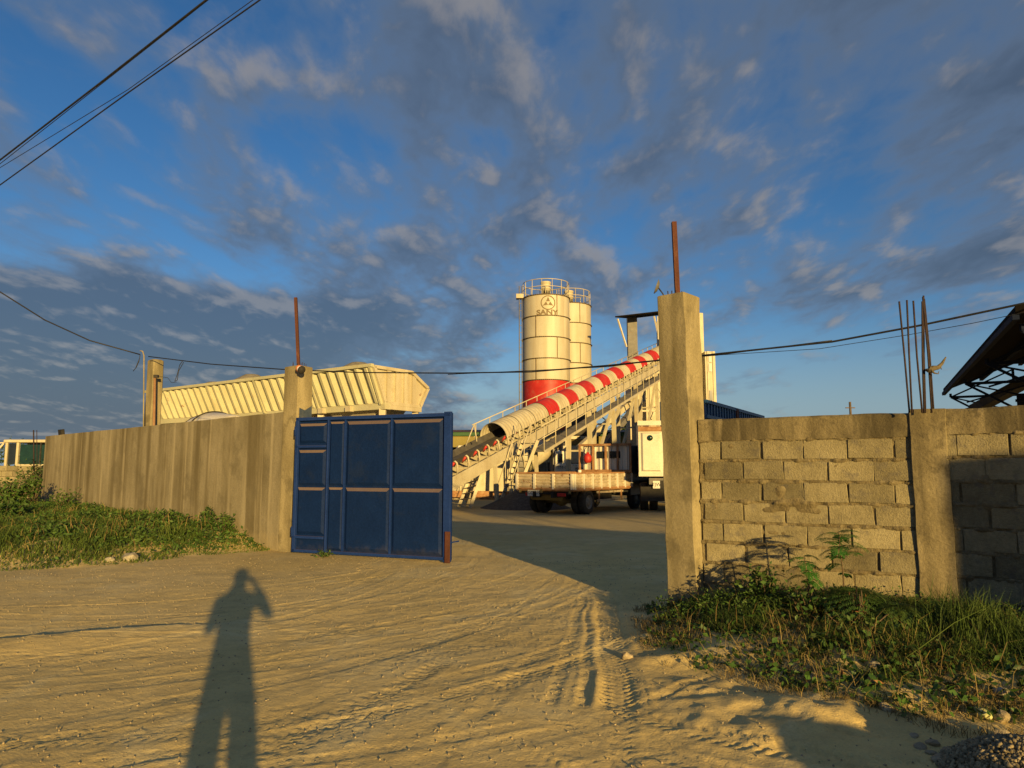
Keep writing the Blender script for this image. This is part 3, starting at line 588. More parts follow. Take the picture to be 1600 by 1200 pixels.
for a, b, w in (((0, 2.42), (gL, 2.42), .06), ((0, .07), (gL, .07), .05), ((.02, .05), (.02, 2.45), .06), ((gL - .06, .02), (gL - .06, 2.47), .13), ((lx[517] - .012, .08), (lx[517] - .012, 2.40), .03), ((lx[466], 1.92), (lx[513], 1.92), .045), ((lx[466], .31), (lx[513], .31), .05)):
    MB(gm).bar((a[0], -.015, a[1]), (b[0], -.015, b[1]), .06 if a[1] == b[1] else w, w if a[1] == b[1] else .06, up=(0, 0, 1) if a[1] == b[1] else (0, 1, 0)).build('frame_bar', 'gate_frame_blue', gate, bevel=.004)
for u0 in (541.5, 613.5):
    x = leaf_x(u0); MB(gm).box((x, -.003, 1.24), (.026, .04, 2.3)).build('mullion', 'gate_frame_blue', gate)
MB(gm).box((gL - .02, -.075, .26), (.09, .02, .50)).build('rusty_plate', 'rust', gate)
MB(gm).bar((gL + .0, -.02, .33), (gL + .16, -.02, .36), .022).build('drop_bolt', 'gate_frame_blue', gate)
for z in (.4, 2.2): MB(gm).tube([(-.03, -.01, z - .09), (-.03, -.01, z + .09)], .028, 10).build('hinge', 'gate_frame_blue', gate)

# ------------------------------------------------------------------ column and pipes behind the left wall
colm = empty('concrete_column', (-10.2, 20.0, 0), 'square concrete column with two conduits rising behind the left wall', 'column')
c0 = pt(235, 662, 19.6)
rough_post(MB(), (c0.x, 19.6), (.82, -.57), (.57, .82), .36, .30, 0, pt(236, 561, 19.6).z, 10, .008).build('shaft', 'concrete', colm, bevel=.03)
MB().tube([(pt(224, 700, 19.5).x, 19.5, .2), pt(224, 690, 19.5), pt(225, 556, 19.5), pt(223, 549, 19.5), pt(219, 548, 19.5)], .018, 8).build('conduit', 'concrete', colm)
MB().tube([(pt(240, 700, 19.35).x, 19.35, .2), pt(240, 690, 19.35), pt(242, 588, 19.35)], .035, 8).build('conduit', 'pvc_orange', colm)
MB().box(pt(244, 588, 19.33), (.12, .08, .08)).build('junction_box', 'dark_steel', colm)
# ------------------------------------------------------------------ conveyor
P0 = pt(772, 684, 29.0); P1 = pt(1037, 551, 52.0)
cax = (P1 - P0).normalized(); chz = V((cax.x, cax.y, 0)).normalized(); cn = V((chz.y, -chz.x, 0))      # cn: towards the camera side
CM = frame(P0, cax, (0, 0, 1))                       # local x up the slope, y away from the camera side, z up
CL_ = (P1 - P0).length
conv = empty('belt_conveyor', (P0.x, P0.y, 0), 'inclined belt conveyor under a curved red and white striped cover', 'conveyor')
RC = .60
def cover_mesh(L):
    vs = []; fs = []; n = 14; seg = int(L / .06)
    for i in range(seg + 1):
        r = RC + .018 * math.cos(2 * math.pi * i / 4)
        for k in range(n + 1):
            a = math.pi * k / n; vs.append((L * i / seg, math.cos(a) * r, math.sin(a) * r * 1.02))
    for i in range(seg): fs += [(i * (n + 1) + k, i * (n + 1) + k + 1, (i + 1) * (n + 1) + k + 1, (i + 1) * (n + 1) + k) for k in range(n)]
    return vs, fs
PL = 1.245; s = 0.0; k = 0
reds = {}
plan = [('cream', PL * 1.15)] * 3 + [('red_paint', PL), ('cream', PL)] * 6 + [('red_paint', PL), ('cream', PL * 1.25), ('red_paint', PL * 1.2)] + [('cream', PL)] * 5
s = -0.05
for mname, L in plan:
    vs, fs = cover_mesh(L - .004); o = MB(CM @ Matrix.Translation((s, 0, 0.0))).add(vs, fs, True).build('cover_panel', mname, conv, fix=False); s += L
SEND = s
S0 = -6.6
MB(CM).box(((S0 + SEND) / 2, 0, -.12), (SEND - S0, .74, .02)).build('carrying_belt', 'belt', conv)
# trough edge of the belt that shows below the cover
for sg in (-1, 1):
    MB(CM).add([(S0, sg * .36, -.11), (SEND, sg * .36, -.11), (SEND, sg * .50, .10), (S0, sg * .50, .10)], [(0, 1, 2, 3)]).build('belt_edge', 'belt', conv, fix=False)
for sg in (-1, 1):
    MB(CM).box(((S0 + SEND) / 2, sg * .56, -.62), (SEND - S0, .07, .46)).build('side_beam', 'cream', conv, bevel=.01)
x = S0 + .25; src = None
while x < SEND - .5:
    b = MB(CM)
    b.tube([(x, -.54, -.40), (x, -.60, -.22), (x, -.60, .02), (x, -.55, .08), (x, -.48, .06)], .035, 6)
    b.build('idler_bracket', 'cream', conv)
    MB(CM).tube([(x, -.50, .04), (x, -.30, -.16)], .055, 7).build('idler', 'red_paint' if x < 2 else 'dark_steel', conv)
    b = MB(CM); b.bar((x, -.54, -.38), (x, .54, -.38), .06); b.build('idler_base', 'cream', conv)
    x += .8 if x < 0 else 1.1
x = .3
while x < SEND - .3: MB(CM).bar((x, -.60, -.42), (x, -.60, .02), .05).build('cover_post', 'cream', conv); x += 1.2
# walkways with handrails on both sides
def walkway(sg, sa, sb, y0, wide, zf):
    MB(CM).box(((sa + sb) / 2, sg * (y0 + wide / 2), zf), (sb - sa, wide, .05)).build('walkway_deck', 'grey_steel', conv)
    MB(CM).box(((sa + sb) / 2, sg * (y0 + wide + .02), zf - .02), (sb - sa, .05, .12)).build('walkway_edge', 'cream', conv)
    for hgt in (1.10, .58):
        MB(CM).tube([(sa, sg * (y0 + wide), zf + hgt), (sb, sg * (y0 + wide), zf + hgt)], .024, 6).build('handrail', 'cream', conv)
    x = sa
    while x <= sb + .01:
        p = CM @ V((x, sg * (y0 + wide), zf)); MB().tube([p, p + V((0, 0, 1.12))], .022, 6).build('handrail_post', 'cream', conv); x += 1.25
walkway(-1, 1.9, SEND - .2, .64, .62, -1.08)
walkway(1, .4, SEND - .2, .64, .55, -.62)
# legs
def foot(p): return V((p.x, p.y, 0))
def trestle(s_, spread=.5, mat='cream', w=.16):
    for sg in (-1, 1):
        a = CM @ V((s_, sg * .56, -.84)); b = foot(a) + cn * (-sg * spread * .2); MB().bar(b, a, w).build('leg', mat, conv)
    a = CM @ V((s_, -.56, -.9)); b = CM @ V((s_, .56, -.9)); hgt = a.z
    k = .8
    while k < hgt - .8: MB().bar(V((a.x, a.y, k)), V((b.x, b.y, k)), .09).build('cross_brace', mat, conv); k += 1.6
for s_ in (-5.9, -1.2, 2.6): trestle(s_, w=.13)
for s_ in (9.3, 13.2, 17.6, 22.4): trestle(s_, w=.20)
for sa, sb in ((9.3, 13.2), (13.2, 17.6), (17.6, 22.4)):
    a = CM @ V((sa, -.56, -.9)); b = CM @ V((sb, -.56, -.9)); MB().bar(foot(a) + V((0, 0, .6)), b - V((0, 0, .3)), .13).build('diagonal_brace', 'cream', conv)
for a, b, w, mt in ((pt(905, 700, 45), pt(1003, 612, 49), .34, 'cream'), (pt(935, 706, 46), pt(1006, 620, 50), .34, 'grey_steel'), (pt(975, 617, 47), pt(1012, 690, 47), .07, 'dark_steel'), (pt(925, 640, 46), pt(962, 668, 48), .05, 'dark_steel')):
    MB().bar(a, b, w).build('stay_tube', mt, conv)
# stairs and ladders beside the conveyor
def ladder(name, a, b, c, d, n, label, w=.10):         # stringers a-b and c-d, n treads
    t = empty(name, (a + c) / 2, label, 'ladder')
    MB().bar(a, b, .06, w).build('stringer', 'cream', t); MB().bar(c, d, .06, w).build('stringer', 'cream', t)
    for i in range(n):
        f = (i + .5) / n; MB().bar(a.lerp(b, f), c.lerp(d, f), .14, .03).build('tread', 'grey_steel', t)
    return t
def on_ground(u, Y): p = pt(u, 730, Y); return V((p.x, p.y, 0))
ladder('steel_stair', on_ground(717, 28.2), pt(738, 735, 28.3), on_ground(735, 27.4), pt(759, 722, 27.5), 7, 'short steel stair under the low end of the conveyor, left of the taller one', .12)
st = ladder('steel_stair', on_ground(780, 28.4), pt(817, 688, 28.8), on_ground(799, 27.6), pt(840, 688, 28.0), 11, 'taller steel stair leading up to the conveyor walkway behind the flatbed truck', .13)
for a, b in ((on_ground(779, 28.4) + V((0, 0, .95)), pt(811, 660, 28.8)), (on_ground(799, 27.6) + V((0, 0, .95)), pt(829, 662, 28.0))):
    MB().tube([a, b], .022, 6).build('stair_rail', 'cream', st)
    for f in (0, .33, .66, 1): p = a.lerp(b, f); MB().tube([p - V((0, 0, .95)), p], .02, 6).build('rail_post', 'cream', st)
for u0, v0, u1, v1, Y in ((728, 696, 741, 663, 27.6), (741, 663, 745, 690, 27.6)):
    MB().tube([pt(u0, v0, Y), pt(u1, v1, Y)], .025, 6).build('tail_rail', 'cream', conv)

# ------------------------------------------------------------------ silos
def silo(cx, cy, r, ztop, zred, zbot, name, label, letters):
    t = empty(name, (cx, cy, 0), label, 'silo', 'cement silos')
    rings = []; z = ztop
    hgt = (ztop - zred) / 4
    n = 48
    for k in range(4):
        z1, z0 = ztop - hgt * k, ztop - hgt * (k + 1)
        MB().lathe([(r, z0), (r, z1)], (cx, cy, 0), n=n).build('shell_ring', 'silo', t, fix=False)
    MB().lathe([(r, zbot), (r, zred)], (cx, cy, 0), n=n).build('shell_ring', 'red_paint', t, fix=False)
    MB().lathe([(0, ztop + .28), (r * .5, ztop + .16), (r, ztop)], (cx, cy, 0), n=n).build('roof_cone', 'silo', t, fix=False)
    for k in range(5):
        z = ztop - hgt * k; b = MB().lathe([(r, z - .05), (r + .05, z - .045), (r + .05, z + .02), (r, z + .03)], (cx, cy, 0), n=n); b.build('flange', 'seam', t, fix=False)
        if k < 4:
            for a in (((-2.05, .55) if k % 2 else (-1.15, .4))):
                p = V((cx + math.cos(a) * (r + .01), cy + math.sin(a) * (r + .01), 0)); MB().bar((p.x, p.y, z - .05), (p.x, p.y, z - hgt), .06, .03, up=(math.cos(a), math.sin(a), 0)).build('vertical_seam', 'seam', t)
    for k in range(5):                               # bolt heads round each flange
        z = ztop - hgt * k; b = MB()
        for i in range(40):
            a = -math.pi + math.pi * i / 40; b.box((cx + math.cos(a) * (r + .06), cy + math.sin(a) * (r + .06), z - .02), (.05, .05, .05), a)
        o = b.build('flange_bolts', 'dark_steel', t, fix=False); o['kind'] = 'stuff'
    for hgt_ in (1.15, .62):
        MB().tube([(cx + math.cos(a) * (r - .04), cy + math.sin(a) * (r - .04), ztop + hgt_) for a in np.linspace(0, 2 * math.pi, 33)], .028, 5, cap=False).build('guard_rail', 'cream', t)
    for i in range(14):
        a = 2 * math.pi * i / 14; MB().tube([(cx + math.cos(a) * (r - .04), cy + math.sin(a) * (r - .04), ztop - .02), (cx + math.cos(a) * (r - .04), cy + math.sin(a) * (r - .04), ztop + 1.17)], .026, 5).build('rail_post', 'cream', t)
    dcol = MB().lathe([(0, 1.35), (.38, 1.33), (.40, 1.22), (.36, 1.20), (.36, .85), (.40, .84), (.40, .78), (.34, .77), (.34, .1)], (cx, cy, ztop), n=18).build('dust_filter', 'cream', t, fix=False)
    for a in (-1.9, -1.4, -.9): MB().box((cx + math.cos(a) * .35, cy + math.sin(a) * .35, ztop + .40), (.10, .06, .42), a + math.pi / 2).build('filter_slot', 'dark_steel', dcol)
    # ladder cage tube on the left side
    a = math.pi * 1.03; lx_, ly = cx + math.cos(a) * (r + .16), cy + math.sin(a) * (r + .16) - .3
    for dx in (-.1, .1): MB().tube([(lx_ + dx, ly, 0), (lx_ + dx, ly, ztop + .9)], .035, 6).build('ladder_rail', 'grey_steel', t)
    z = .4
    while z < ztop: MB().bar((lx_ - .1, ly, z), (lx_ + .1, ly, z), .03).build('ladder_rung', 'grey_steel', t); z += .55
    MB().box((lx_ - .05, ly + .1, ztop + .12), (.55, .6, .32)).build('ladder_platform', 'cream', t)
    for i in range(4):
        a = math.pi * (.25 + .5 * i); x_, y_ = cx + math.cos(a) * r * .92, cy + math.sin(a) * r * .92
        MB().bar((x_, y_, 0), (x_, y_, zbot + .1), .26).build('leg', 'cream', t)
    MB().lathe([(r, zbot), (.25, zbot - 2.0), (.2, zbot - 2.3)], (cx, cy, 0), n=24).build('discharge_cone', 'cream', t, fix=False)
    if letters:
        def wrap(vs, ang, z, sx=1.0):
            out = []
            for p in vs:
                a = ang + p.x * sx / r; out.append((cx + math.cos(a) * (r + .012), cy + math.sin(a) * (r + .012), z + p.y))
            return out
        vs, fs = text_mesh('SANY', .50, 0.0, .018); ang = -1.53
        MB().add(wrap(vs, ang - .04, ztop - 1.36, 1.25), fs).build('lettering', 'emblem', t, fix=False)
        def ribbon(pts, w):
            b = MB(); vv = []; ff = []
            for i, (x, y) in enumerate(pts):
                q = pts[min(i + 1, len(pts) - 1)]; p = pts[max(i - 1, 0)]; d = V((q[0] - p[0], q[1] - p[1], 0)).normalized()
                vv += [V((x - d.y * w / 2, y + d.x * w / 2, 0)), V((x + d.y * w / 2, y - d.x * w / 2, 0))]
            ff = [(2 * i, 2 * i + 1, 2 * i + 3, 2 * i + 2) for i in range(len(pts) - 1)]
            return b.add(wrap(vv, ang, ztop - .64), ff)
        ribbon([(math.cos(a) * .50, math.sin(a) * .50) for a in np.linspace(0, 2 * math.pi, 33)], .075).build('emblem_ring', 'emblem', t, fix=False)
        for i in range(3):
            a = math.pi / 2 + i * 2 * math.pi / 3
            tri = [V((math.cos(a) * .44, math.sin(a) * .44, 0)), V((math.cos(a + 1.0) * .17, math.sin(a + 1.0) * .17, 0)), V((math.cos(a - 1.0) * .17, math.sin(a - 1.0) * .17, 0))]
            MB().add(wrap(tri, ang, ztop - .64), [(0, 1, 2)]).build('emblem_ray', 'emblem', t, fix=False)
            a += math.pi / 3
    return t
YS = 52.0; c1 = pt(853, 468, YS); silo(c1.x, YS, 37.3 / FPX * YS, c1.z, pt(853, 597, YS).z, 4.2, 'cement_silo', 'nearer tall cream cement silo marked SANY with a red lower band', True)
YS2 = 56.5; c2 = pt(889, 480, YS2); silo(c2.x, YS2, 34.5 / FPX * YS2, c2.z, pt(889, 602, YS2).z, 4.4, 'cement_silo', 'second cream cement silo standing half hidden behind the marked one', False)
hop = empty('weigh_hopper', (4.3, 50.0, 0), 'dark grey cylindrical hopper hanging below the conveyor in front of the silos', 'hopper')
ch = pt(903, 682, 49.0)
MB().lathe([(0, 2.6), (.72, 2.55), (.72, .15), (.66, 0), (0, 0)], (ch.x, 49.0, ch.z), n=24).build('drum', 'dark_steel', hop, fix=False)
MB().lathe([(.78, -.05), (.78, -.16), (.25, -.9), (.2, -1.3)], (ch.x, 49.0, ch.z), n=20).build('outlet_cone', 'tank_ochre', hop, fix=False)
for sx in (-.85, .85):
    for sy in (-.7, .7): MB().bar((ch.x + sx, 49 + sy, 0), (ch.x + sx, 49 + sy, ch.z + .3), .16).build('leg', 'cream', hop)
for sy in (-.7, .7): MB().bar((ch.x - .9, 49 + sy, ch.z - .1), (ch.x + .9, 49 + sy, ch.z - .1), .12, .2).build('cross_beam', 'cream', hop)

# ------------------------------------------------------------------ mixing tower behind the right pillar
tow = empty('mixing_tower', (12.0, 55.0, 0), 'cream clad mixing tower at the head of the conveyor behind the gate pillar', 'tower')
YT = 53.5
def clad(x0, x1, y0, y1, z0, z1, name='cladding', mat='cream', step=.42):
    b = MB(); b.box(((x0 + x1) / 2, (y0 + y1) / 2, (z0 + z1) / 2), (x1 - x0, y1 - y0, z1 - z0)); b.build(name, mat, tow)
    x = x0 + step / 2
    while x < x1: MB().box((x, y0 - .03, (z0 + z1) / 2), (.14, .06, z1 - z0)).build('cladding_rib', mat, tow); x += step
X = lambda u, Y: (u - 800) / FPX * Y * 1.0
Zv = lambda v, Y: pt(800, v, Y).z
clad(X(1044, 55), X(1104, 55), 55.0, 58.5, 2.5, Zv(489, 55))
clad(X(1105, 54), X(1121, 54), 54.0, 57.5, 2.5, Zv(549, 54))
for v0, v1 in ((552, 566), (568, 581), (610, 626)):
    MB().box(((X(1110, 54) + X(1114.5, 54)) / 2, 53.93, (Zv(v0, 54) + Zv(v1, 54)) / 2), (X(1115, 54) - X(1110, 54), .06, Zv(v0, 54) - Zv(v1, 54))).build('window', 'glass_dark', tow)
clad(X(985, YT), X(996, YT), YT, YT + 2, 3.0, Zv(580, YT), step=.5)
clad(X(1004, YT + 1.6), X(1050, YT + 1.6), YT + 1.6, YT + 4, 3.0, Zv(574, YT + 1.6), step=.36)
for u in (1000, 1018, 1036): MB().bar((X(u, 52.6), 52.6, 0), (X(u, 52.6), 52.6, Zv(577, 52.6)), .22).build('column', 'cream', tow)
for a, b in (((1018, 580), (1036, 622)), ((1018, 655), (1036, 610)), ((1000, 642), (1040, 642))): MB().bar(pt(*a, 52.4), pt(*b, 52.4), .13).build('brace', 'cream', tow)
# head house canopy
a = [pt(961, 495, 51.0), pt(1050, 484, 51.0), pt(1050, 488, 54.6), pt(984, 498, 54.6)]
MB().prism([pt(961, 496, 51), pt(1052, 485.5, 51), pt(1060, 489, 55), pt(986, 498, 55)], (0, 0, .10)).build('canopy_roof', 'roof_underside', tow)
MB().box((X(990.5, 53), 53.0, (Zv(497, 53) + Zv(575, 53)) / 2), (X(998, 53) - X(983, 53), .5, Zv(497, 53) - Zv(575, 53))).build('canopy_column', 'grey_steel', tow)
for a, b in (((965, 498), (979, 542)), ((1022, 494), (1029, 525)), ((1028, 494), (1029, 530))): MB().bar(pt(*a, 51.4), pt(*b, 52.0), .10).build('canopy_strut', 'white_paint', tow)

# ------------------------------------------------------------------ aggregate bins on the left
bin_ = empty('aggregate_bin', (-9.5, 29.5, 0), 'long cream ribbed aggregate bin on legs behind the left wall', 'bin')
BT = pt(582, 573, 26.0); BTf = pt(250, 613, 34.6); bax = V((BTf.x - BT.x, BTf.y - BT.y, 0)); BLn = bax.length + 1.2; bax.normalize()
BM = frame((BT.x, BT.y, BT.z), bax)                  # local x runs back along the bin, y: towards the camera is -y? checked below
side = 1.0 if (BM.to_3x3() @ V((0, 1, 0))).dot(V((0, 0, 0)) - BT) > 0 else -1.0      # side * y points to the camera side
PHt = 1.30; inset = .62                             # the walls lean outwards going up
def bp(x, y, z): return (x, side * y, z)
b = MB(BM); b.prism([bp(0, 0, 0), bp(BLn, 0, 0), bp(BLn, -inset, -PHt), bp(0, -inset, -PHt)], (0, -side * .05, 0)); b.build('side_wall', 'cream_green', bin_)
x = .25; srcr = None
while x < BLn - .2:
    m2 = MB(BM); wv = .17
    m2.add([bp(x - wv, .0, 0), bp(x - .06, .15, -.05), bp(x + .06, .15, -.05), bp(x + wv, .0, 0), bp(x - wv, -inset, -PHt), bp(x - .06, -inset + .15, -PHt), bp(x + .06, -inset + .15, -PHt), bp(x + wv, -inset, -PHt)], [(0, 1, 5, 4), (1, 2, 6, 5), (2, 3, 7, 6), (0, 3, 2, 1), (4, 5, 6, 7)])
    m2.build('rib', 'cream_green', bin_); x += .52
MB(BM).bar(bp(-.1, .10, .04), bp(BLn, .10, .04), .16, .12).build('top_rail', 'cream_green', bin_)
for x in (0.03, 3.55, 7.1, 10.6): MB(BM).bar(bp(x, .12, .05), bp(x, -inset + .10, -PHt - .05), .10, .14).build('joint_post', 'cream_green', bin_)
MB(BM).box(bp(BLn / 2, -inset - .05, -PHt - .12), (BLn + .3, .3, .24)).build('bottom_beam', 'cream_green', bin_)
# end wall: trough section seen at the right end
ew = [bp(-.02, 0, 0), bp(-.02, -2.0, 0), bp(-.02, -2.95, -.55), bp(-.02, -2.5, -PHt - .02), bp(-.02, -inset, -PHt)]
MB(BM).prism(ew, (.05, 0, 0)).build('end_wall', 'cream', bin_)
for k in range(4):
    y0 = -.78 - k * .46; zt = -.04 if y0 > -2.0 else -.04 - (-2.0 - y0) * .6; m2 = MB(BM)
    m2.prism([bp(-.02, y0 + .1, zt), bp(-.02, y0 - .1, zt), bp(-.02, y0 - .1, -PHt), bp(-.02, y0 + .1, -PHt)], (-.08, 0, 0)); m2.build('end_rib', 'cream', bin_)
for a, c in zip(ew, ew[1:] + ew[:1]): MB(BM).bar(V(a) + V((-.06, 0, 0)), V(c) + V((-.06, 0, 0)), .12).build('end_frame', 'cream', bin_)
MB(BM).prism([bp(BLn, 0, 0), bp(BLn, -2.9, -.3), bp(BLn, -2.5, -PHt), bp(BLn, -inset, -PHt)], (-.05, 0, 0)).build('end_wall', 'cream', bin_)
MB(BM).prism([bp(0, -2.9, -.5), bp(BLn, -2.9, -.5), bp(BLn, -2.5, -PHt), bp(0, -2.5, -PHt)], (0, -side * .05, 0)).build('side_wall', 'cream', bin_)
MB(BM).box(bp(-.05, -1.55, -PHt - .12), (.16, 2.0, .22)).build('end_beam', 'cream', bin_)
for y in (-inset - .05, -2.45):
    for x in (.1, 3.6, 7.1, 10.6, BLn - .2):
        p = BM @ V(bp(x, y, -PHt - .2)); MB().bar((p.x, p.y, 0), p, .24).build('leg', 'cream', bin_)
for k in range(4):                                   # discharge hoppers below
    x0 = .5 + k * 3.55; top = [bp(x0, -inset, -PHt), bp(x0 + 3.0, -inset, -PHt), bp(x0 + 3.0, -2.5, -PHt), bp(x0, -2.5, -PHt)]; bot = [bp(x0 + 1.1, -1.7, -2.6), bp(x0 + 1.9, -1.7, -2.6), bp(x0 + 1.9, -2.2, -2.6), bp(x0 + 1.1, -2.2, -2.6)]
    MB(BM).add(top + bot, [(0, 1, 5, 4), (1, 2, 6, 5), (2, 3, 7, 6), (3, 0, 4, 7)]).build('hopper', 'cream', bin_)
for x in (1.7, 3.3, 5.0): MB(BM).box(bp(x, -inset + .16, -PHt - .16), (.28, .22, .2)).build('vibrator', 'cream', bin_)
MB(BM).box(bp(BLn / 2, .1, -PHt - .66), (BLn, 1.2, .16)).build('service_deck', 'cream', bin_)
for k, (x, hgt) in enumerate(((2.4, .34), (5.4, .22), (9.6, .40), (12.6, .25))):
    m2 = MB(); c = BM @ V(bp(x, -1.5, -.25)); m2.lathe([(0, hgt + .48), (.3, hgt * .97 + .45), (.75, hgt * .7 + .30), (1.1, .22), (1.35, -.1)], c, n=20)
    o = m2.build('aggregate_heap', 'aggregate'); tag(o, ['grey sand heap rising above the right end of the aggregate bin', 'low sand heap in the aggregate bin behind the left gate pillar', 'rounded grey heap rising above the left half of the aggregate bin', 'flat heap at the far left end of the aggregate bin'][k], 'heap', 'heaps in the bin')

# ------------------------------------------------------------------ far hall, retaining wall, container, right shed
hall = empty('long_hall', (5, 63, 0), 'low far hall with an olive fascia and brown roof edge behind the plant', 'building')
x0, x1, Y = X(600, 62), X(1180, 62), 62.0
MB().box(((x0 + x1) / 2, Y + 5, Zv(705, Y) / 2), (x1 - x0, 10, Zv(705, Y))).build('wall', 'house_wall', hall)
MB().box(((x0 + x1) / 2, Y + 4.6, (Zv(699, Y) + Zv(680, Y)) / 2), (x1 - x0 + .4, 11, Zv(680, Y) - Zv(699, Y))).build('fascia', 'olive_panel', hall)
MB().box(((x0 + x1) / 2, Y + 4.5, Zv(681, Y) + .12), (x1 - x0 + .5, 11.3, .34)).build('green_band', 'green_trim', hall)
MB().prism([(x0 - .4, Y - 1.3, Zv(676, Y)), (x0 - .4, Y + 5, Zv(676, Y) + .5), (x0 - .4, Y + 11, Zv(676, Y))], (x1 - x0 + .8, 0, 0)).build('roof', 'brown_trim', hall)
for k in range(26): MB().box((x0 + 1 + k * (x1 - x0 - 2) / 25, Y - .9, Zv(705, Y) / 2), (.3, .3, Zv(705, Y))).build('post', 'dark_steel', hall)
ret = empty('retaining_wall', (-1.5, 35, 0), 'cream retaining wall behind the low end of the conveyor', 'wall')
MB().box(((X(690, 35) + X(803, 35)) / 2, 35.2, 1.0), (X(803, 35) - X(690, 35), .35, 2.05)).build('wall_face', 'cream', ret, bevel=.02)
for u in (700, 726, 750, 775, 798): MB().box((X(u, 35), 34.98, 1.03), (.16, .12, 2.10)).build('buttress', 'cream', ret)
MB().bar((X(690, 35), 34.6, .28), (X(803, 35), 34.6, .24), .3, .3).build('kerb_rail', 'rusty_rack', ret)
gpile = MB().lathe([(0, .85), (.5, .62), (1.1, .28), (1.7, .02), (1.9, -.05)], (gp(822, 797).x, gp(822, 797).y + 1.5, 0), n=22); tag(gpile.build('gravel_pile', 'gravel_dark'), 'dark gravel pile at the foot of the stair left of the flatbed truck', 'pile')

ctr = empty('blue_container', (13.2, 42.0, 0), 'long blue steel container body showing above the block wall', 'container')
ca, cb = pt(1102, 624, 36.0), pt(1192, 650.5, 47.6); cz = (ca.z + cb.z) / 2; cd = V((cb.x - ca.x, cb.y - ca.y, 0)); cL = cd.length
KM = frame((ca.x, ca.y, 0), cd)
MB(KM).box((cL / 2, 1.22, (1.35 + cz) / 2), (cL, 2.4, cz - 1.35)).build('body', 'container_blue', ctr)
for z_ in (cz - .08, cz - .85, 1.5): MB(KM).box((cL / 2, -.03, z_), (cL + .1, .14, .17)).build('side_rail', 'container_blue', ctr)
k = .4
while k < cL: MB(KM).box((k, -.015, (1.35 + cz) / 2), (.14, .07, cz - 1.5)).build('corrugation', 'container_blue', ctr); k += .55
MB(KM).box((cL * .46, -.08, cz - .42), (.5, .06, .75)).build('rust_patch', 'rust', ctr)
for k in (1.3, 2.6, cL - 1.4, cL - 2.7):
    for sy in (.25, 2.1): MB(KM).lathe([(0, -.14), (.36, -.14), (.5, -.12), (.5, .12), (.36, .14), (0, .14)], (k, sy, .5), (0, 1, 0), 20).build('wheel', 'rubber', ctr)
MB(KM).box((cL / 2, 1.2, 1.15), (cL - .4, .9, .3)).build('chassis', 'chassis_black', ctr)

shed = empty('open_shed', (20, 24, 0), 'dark open shed with a steep roof and blue trusses beyond the block wall', 'building')
E0 = pt(1474, 612, 30.0); ed = V((.508, 1, 0)).normalized(); er = V((ed.y, -ed.x, 0))
SL = 17.5; SW = 11.0
A_ = E0 + ed * .0; B_ = E0 - ed * SL; 
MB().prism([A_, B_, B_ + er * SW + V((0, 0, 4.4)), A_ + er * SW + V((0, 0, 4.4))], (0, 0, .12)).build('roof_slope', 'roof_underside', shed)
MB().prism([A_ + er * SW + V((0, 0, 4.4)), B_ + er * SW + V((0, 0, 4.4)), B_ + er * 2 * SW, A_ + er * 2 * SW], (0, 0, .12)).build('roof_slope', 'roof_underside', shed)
MB().prism([B_ + V((0, 0, -.05)), B_ + er * SW + V((0, 0, 4.35)), B_ + er * 2 * SW + V((0, 0, -.05))], -ed * .05).build('gable_shade_sheet', 'roof_underside', shed)  # added gable out of view, keeps low sun off the roof underside
for i in range(9):
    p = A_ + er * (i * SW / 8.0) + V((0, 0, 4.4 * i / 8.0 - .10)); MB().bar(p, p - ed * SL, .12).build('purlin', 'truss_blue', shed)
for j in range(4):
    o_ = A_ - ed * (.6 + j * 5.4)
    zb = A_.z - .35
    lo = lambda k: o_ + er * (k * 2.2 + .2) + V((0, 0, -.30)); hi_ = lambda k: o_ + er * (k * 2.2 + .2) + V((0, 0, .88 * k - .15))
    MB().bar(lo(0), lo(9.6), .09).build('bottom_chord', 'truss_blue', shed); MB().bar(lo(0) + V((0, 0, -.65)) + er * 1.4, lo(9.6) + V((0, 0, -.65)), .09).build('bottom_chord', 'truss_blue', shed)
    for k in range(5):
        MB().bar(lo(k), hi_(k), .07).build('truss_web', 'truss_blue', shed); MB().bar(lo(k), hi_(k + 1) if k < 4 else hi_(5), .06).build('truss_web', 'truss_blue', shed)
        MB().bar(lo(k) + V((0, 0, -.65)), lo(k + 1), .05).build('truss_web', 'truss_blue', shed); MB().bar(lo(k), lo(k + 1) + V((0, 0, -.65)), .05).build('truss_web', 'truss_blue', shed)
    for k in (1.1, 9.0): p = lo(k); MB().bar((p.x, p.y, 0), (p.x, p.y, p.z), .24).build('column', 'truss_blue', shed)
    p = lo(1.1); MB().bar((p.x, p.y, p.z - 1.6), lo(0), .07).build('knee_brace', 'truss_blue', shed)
MB().bar(pt(1522, 640, 27), pt(1640, 577, 24), .45, .3).build('inclined_chute', 'dark_steel', shed)
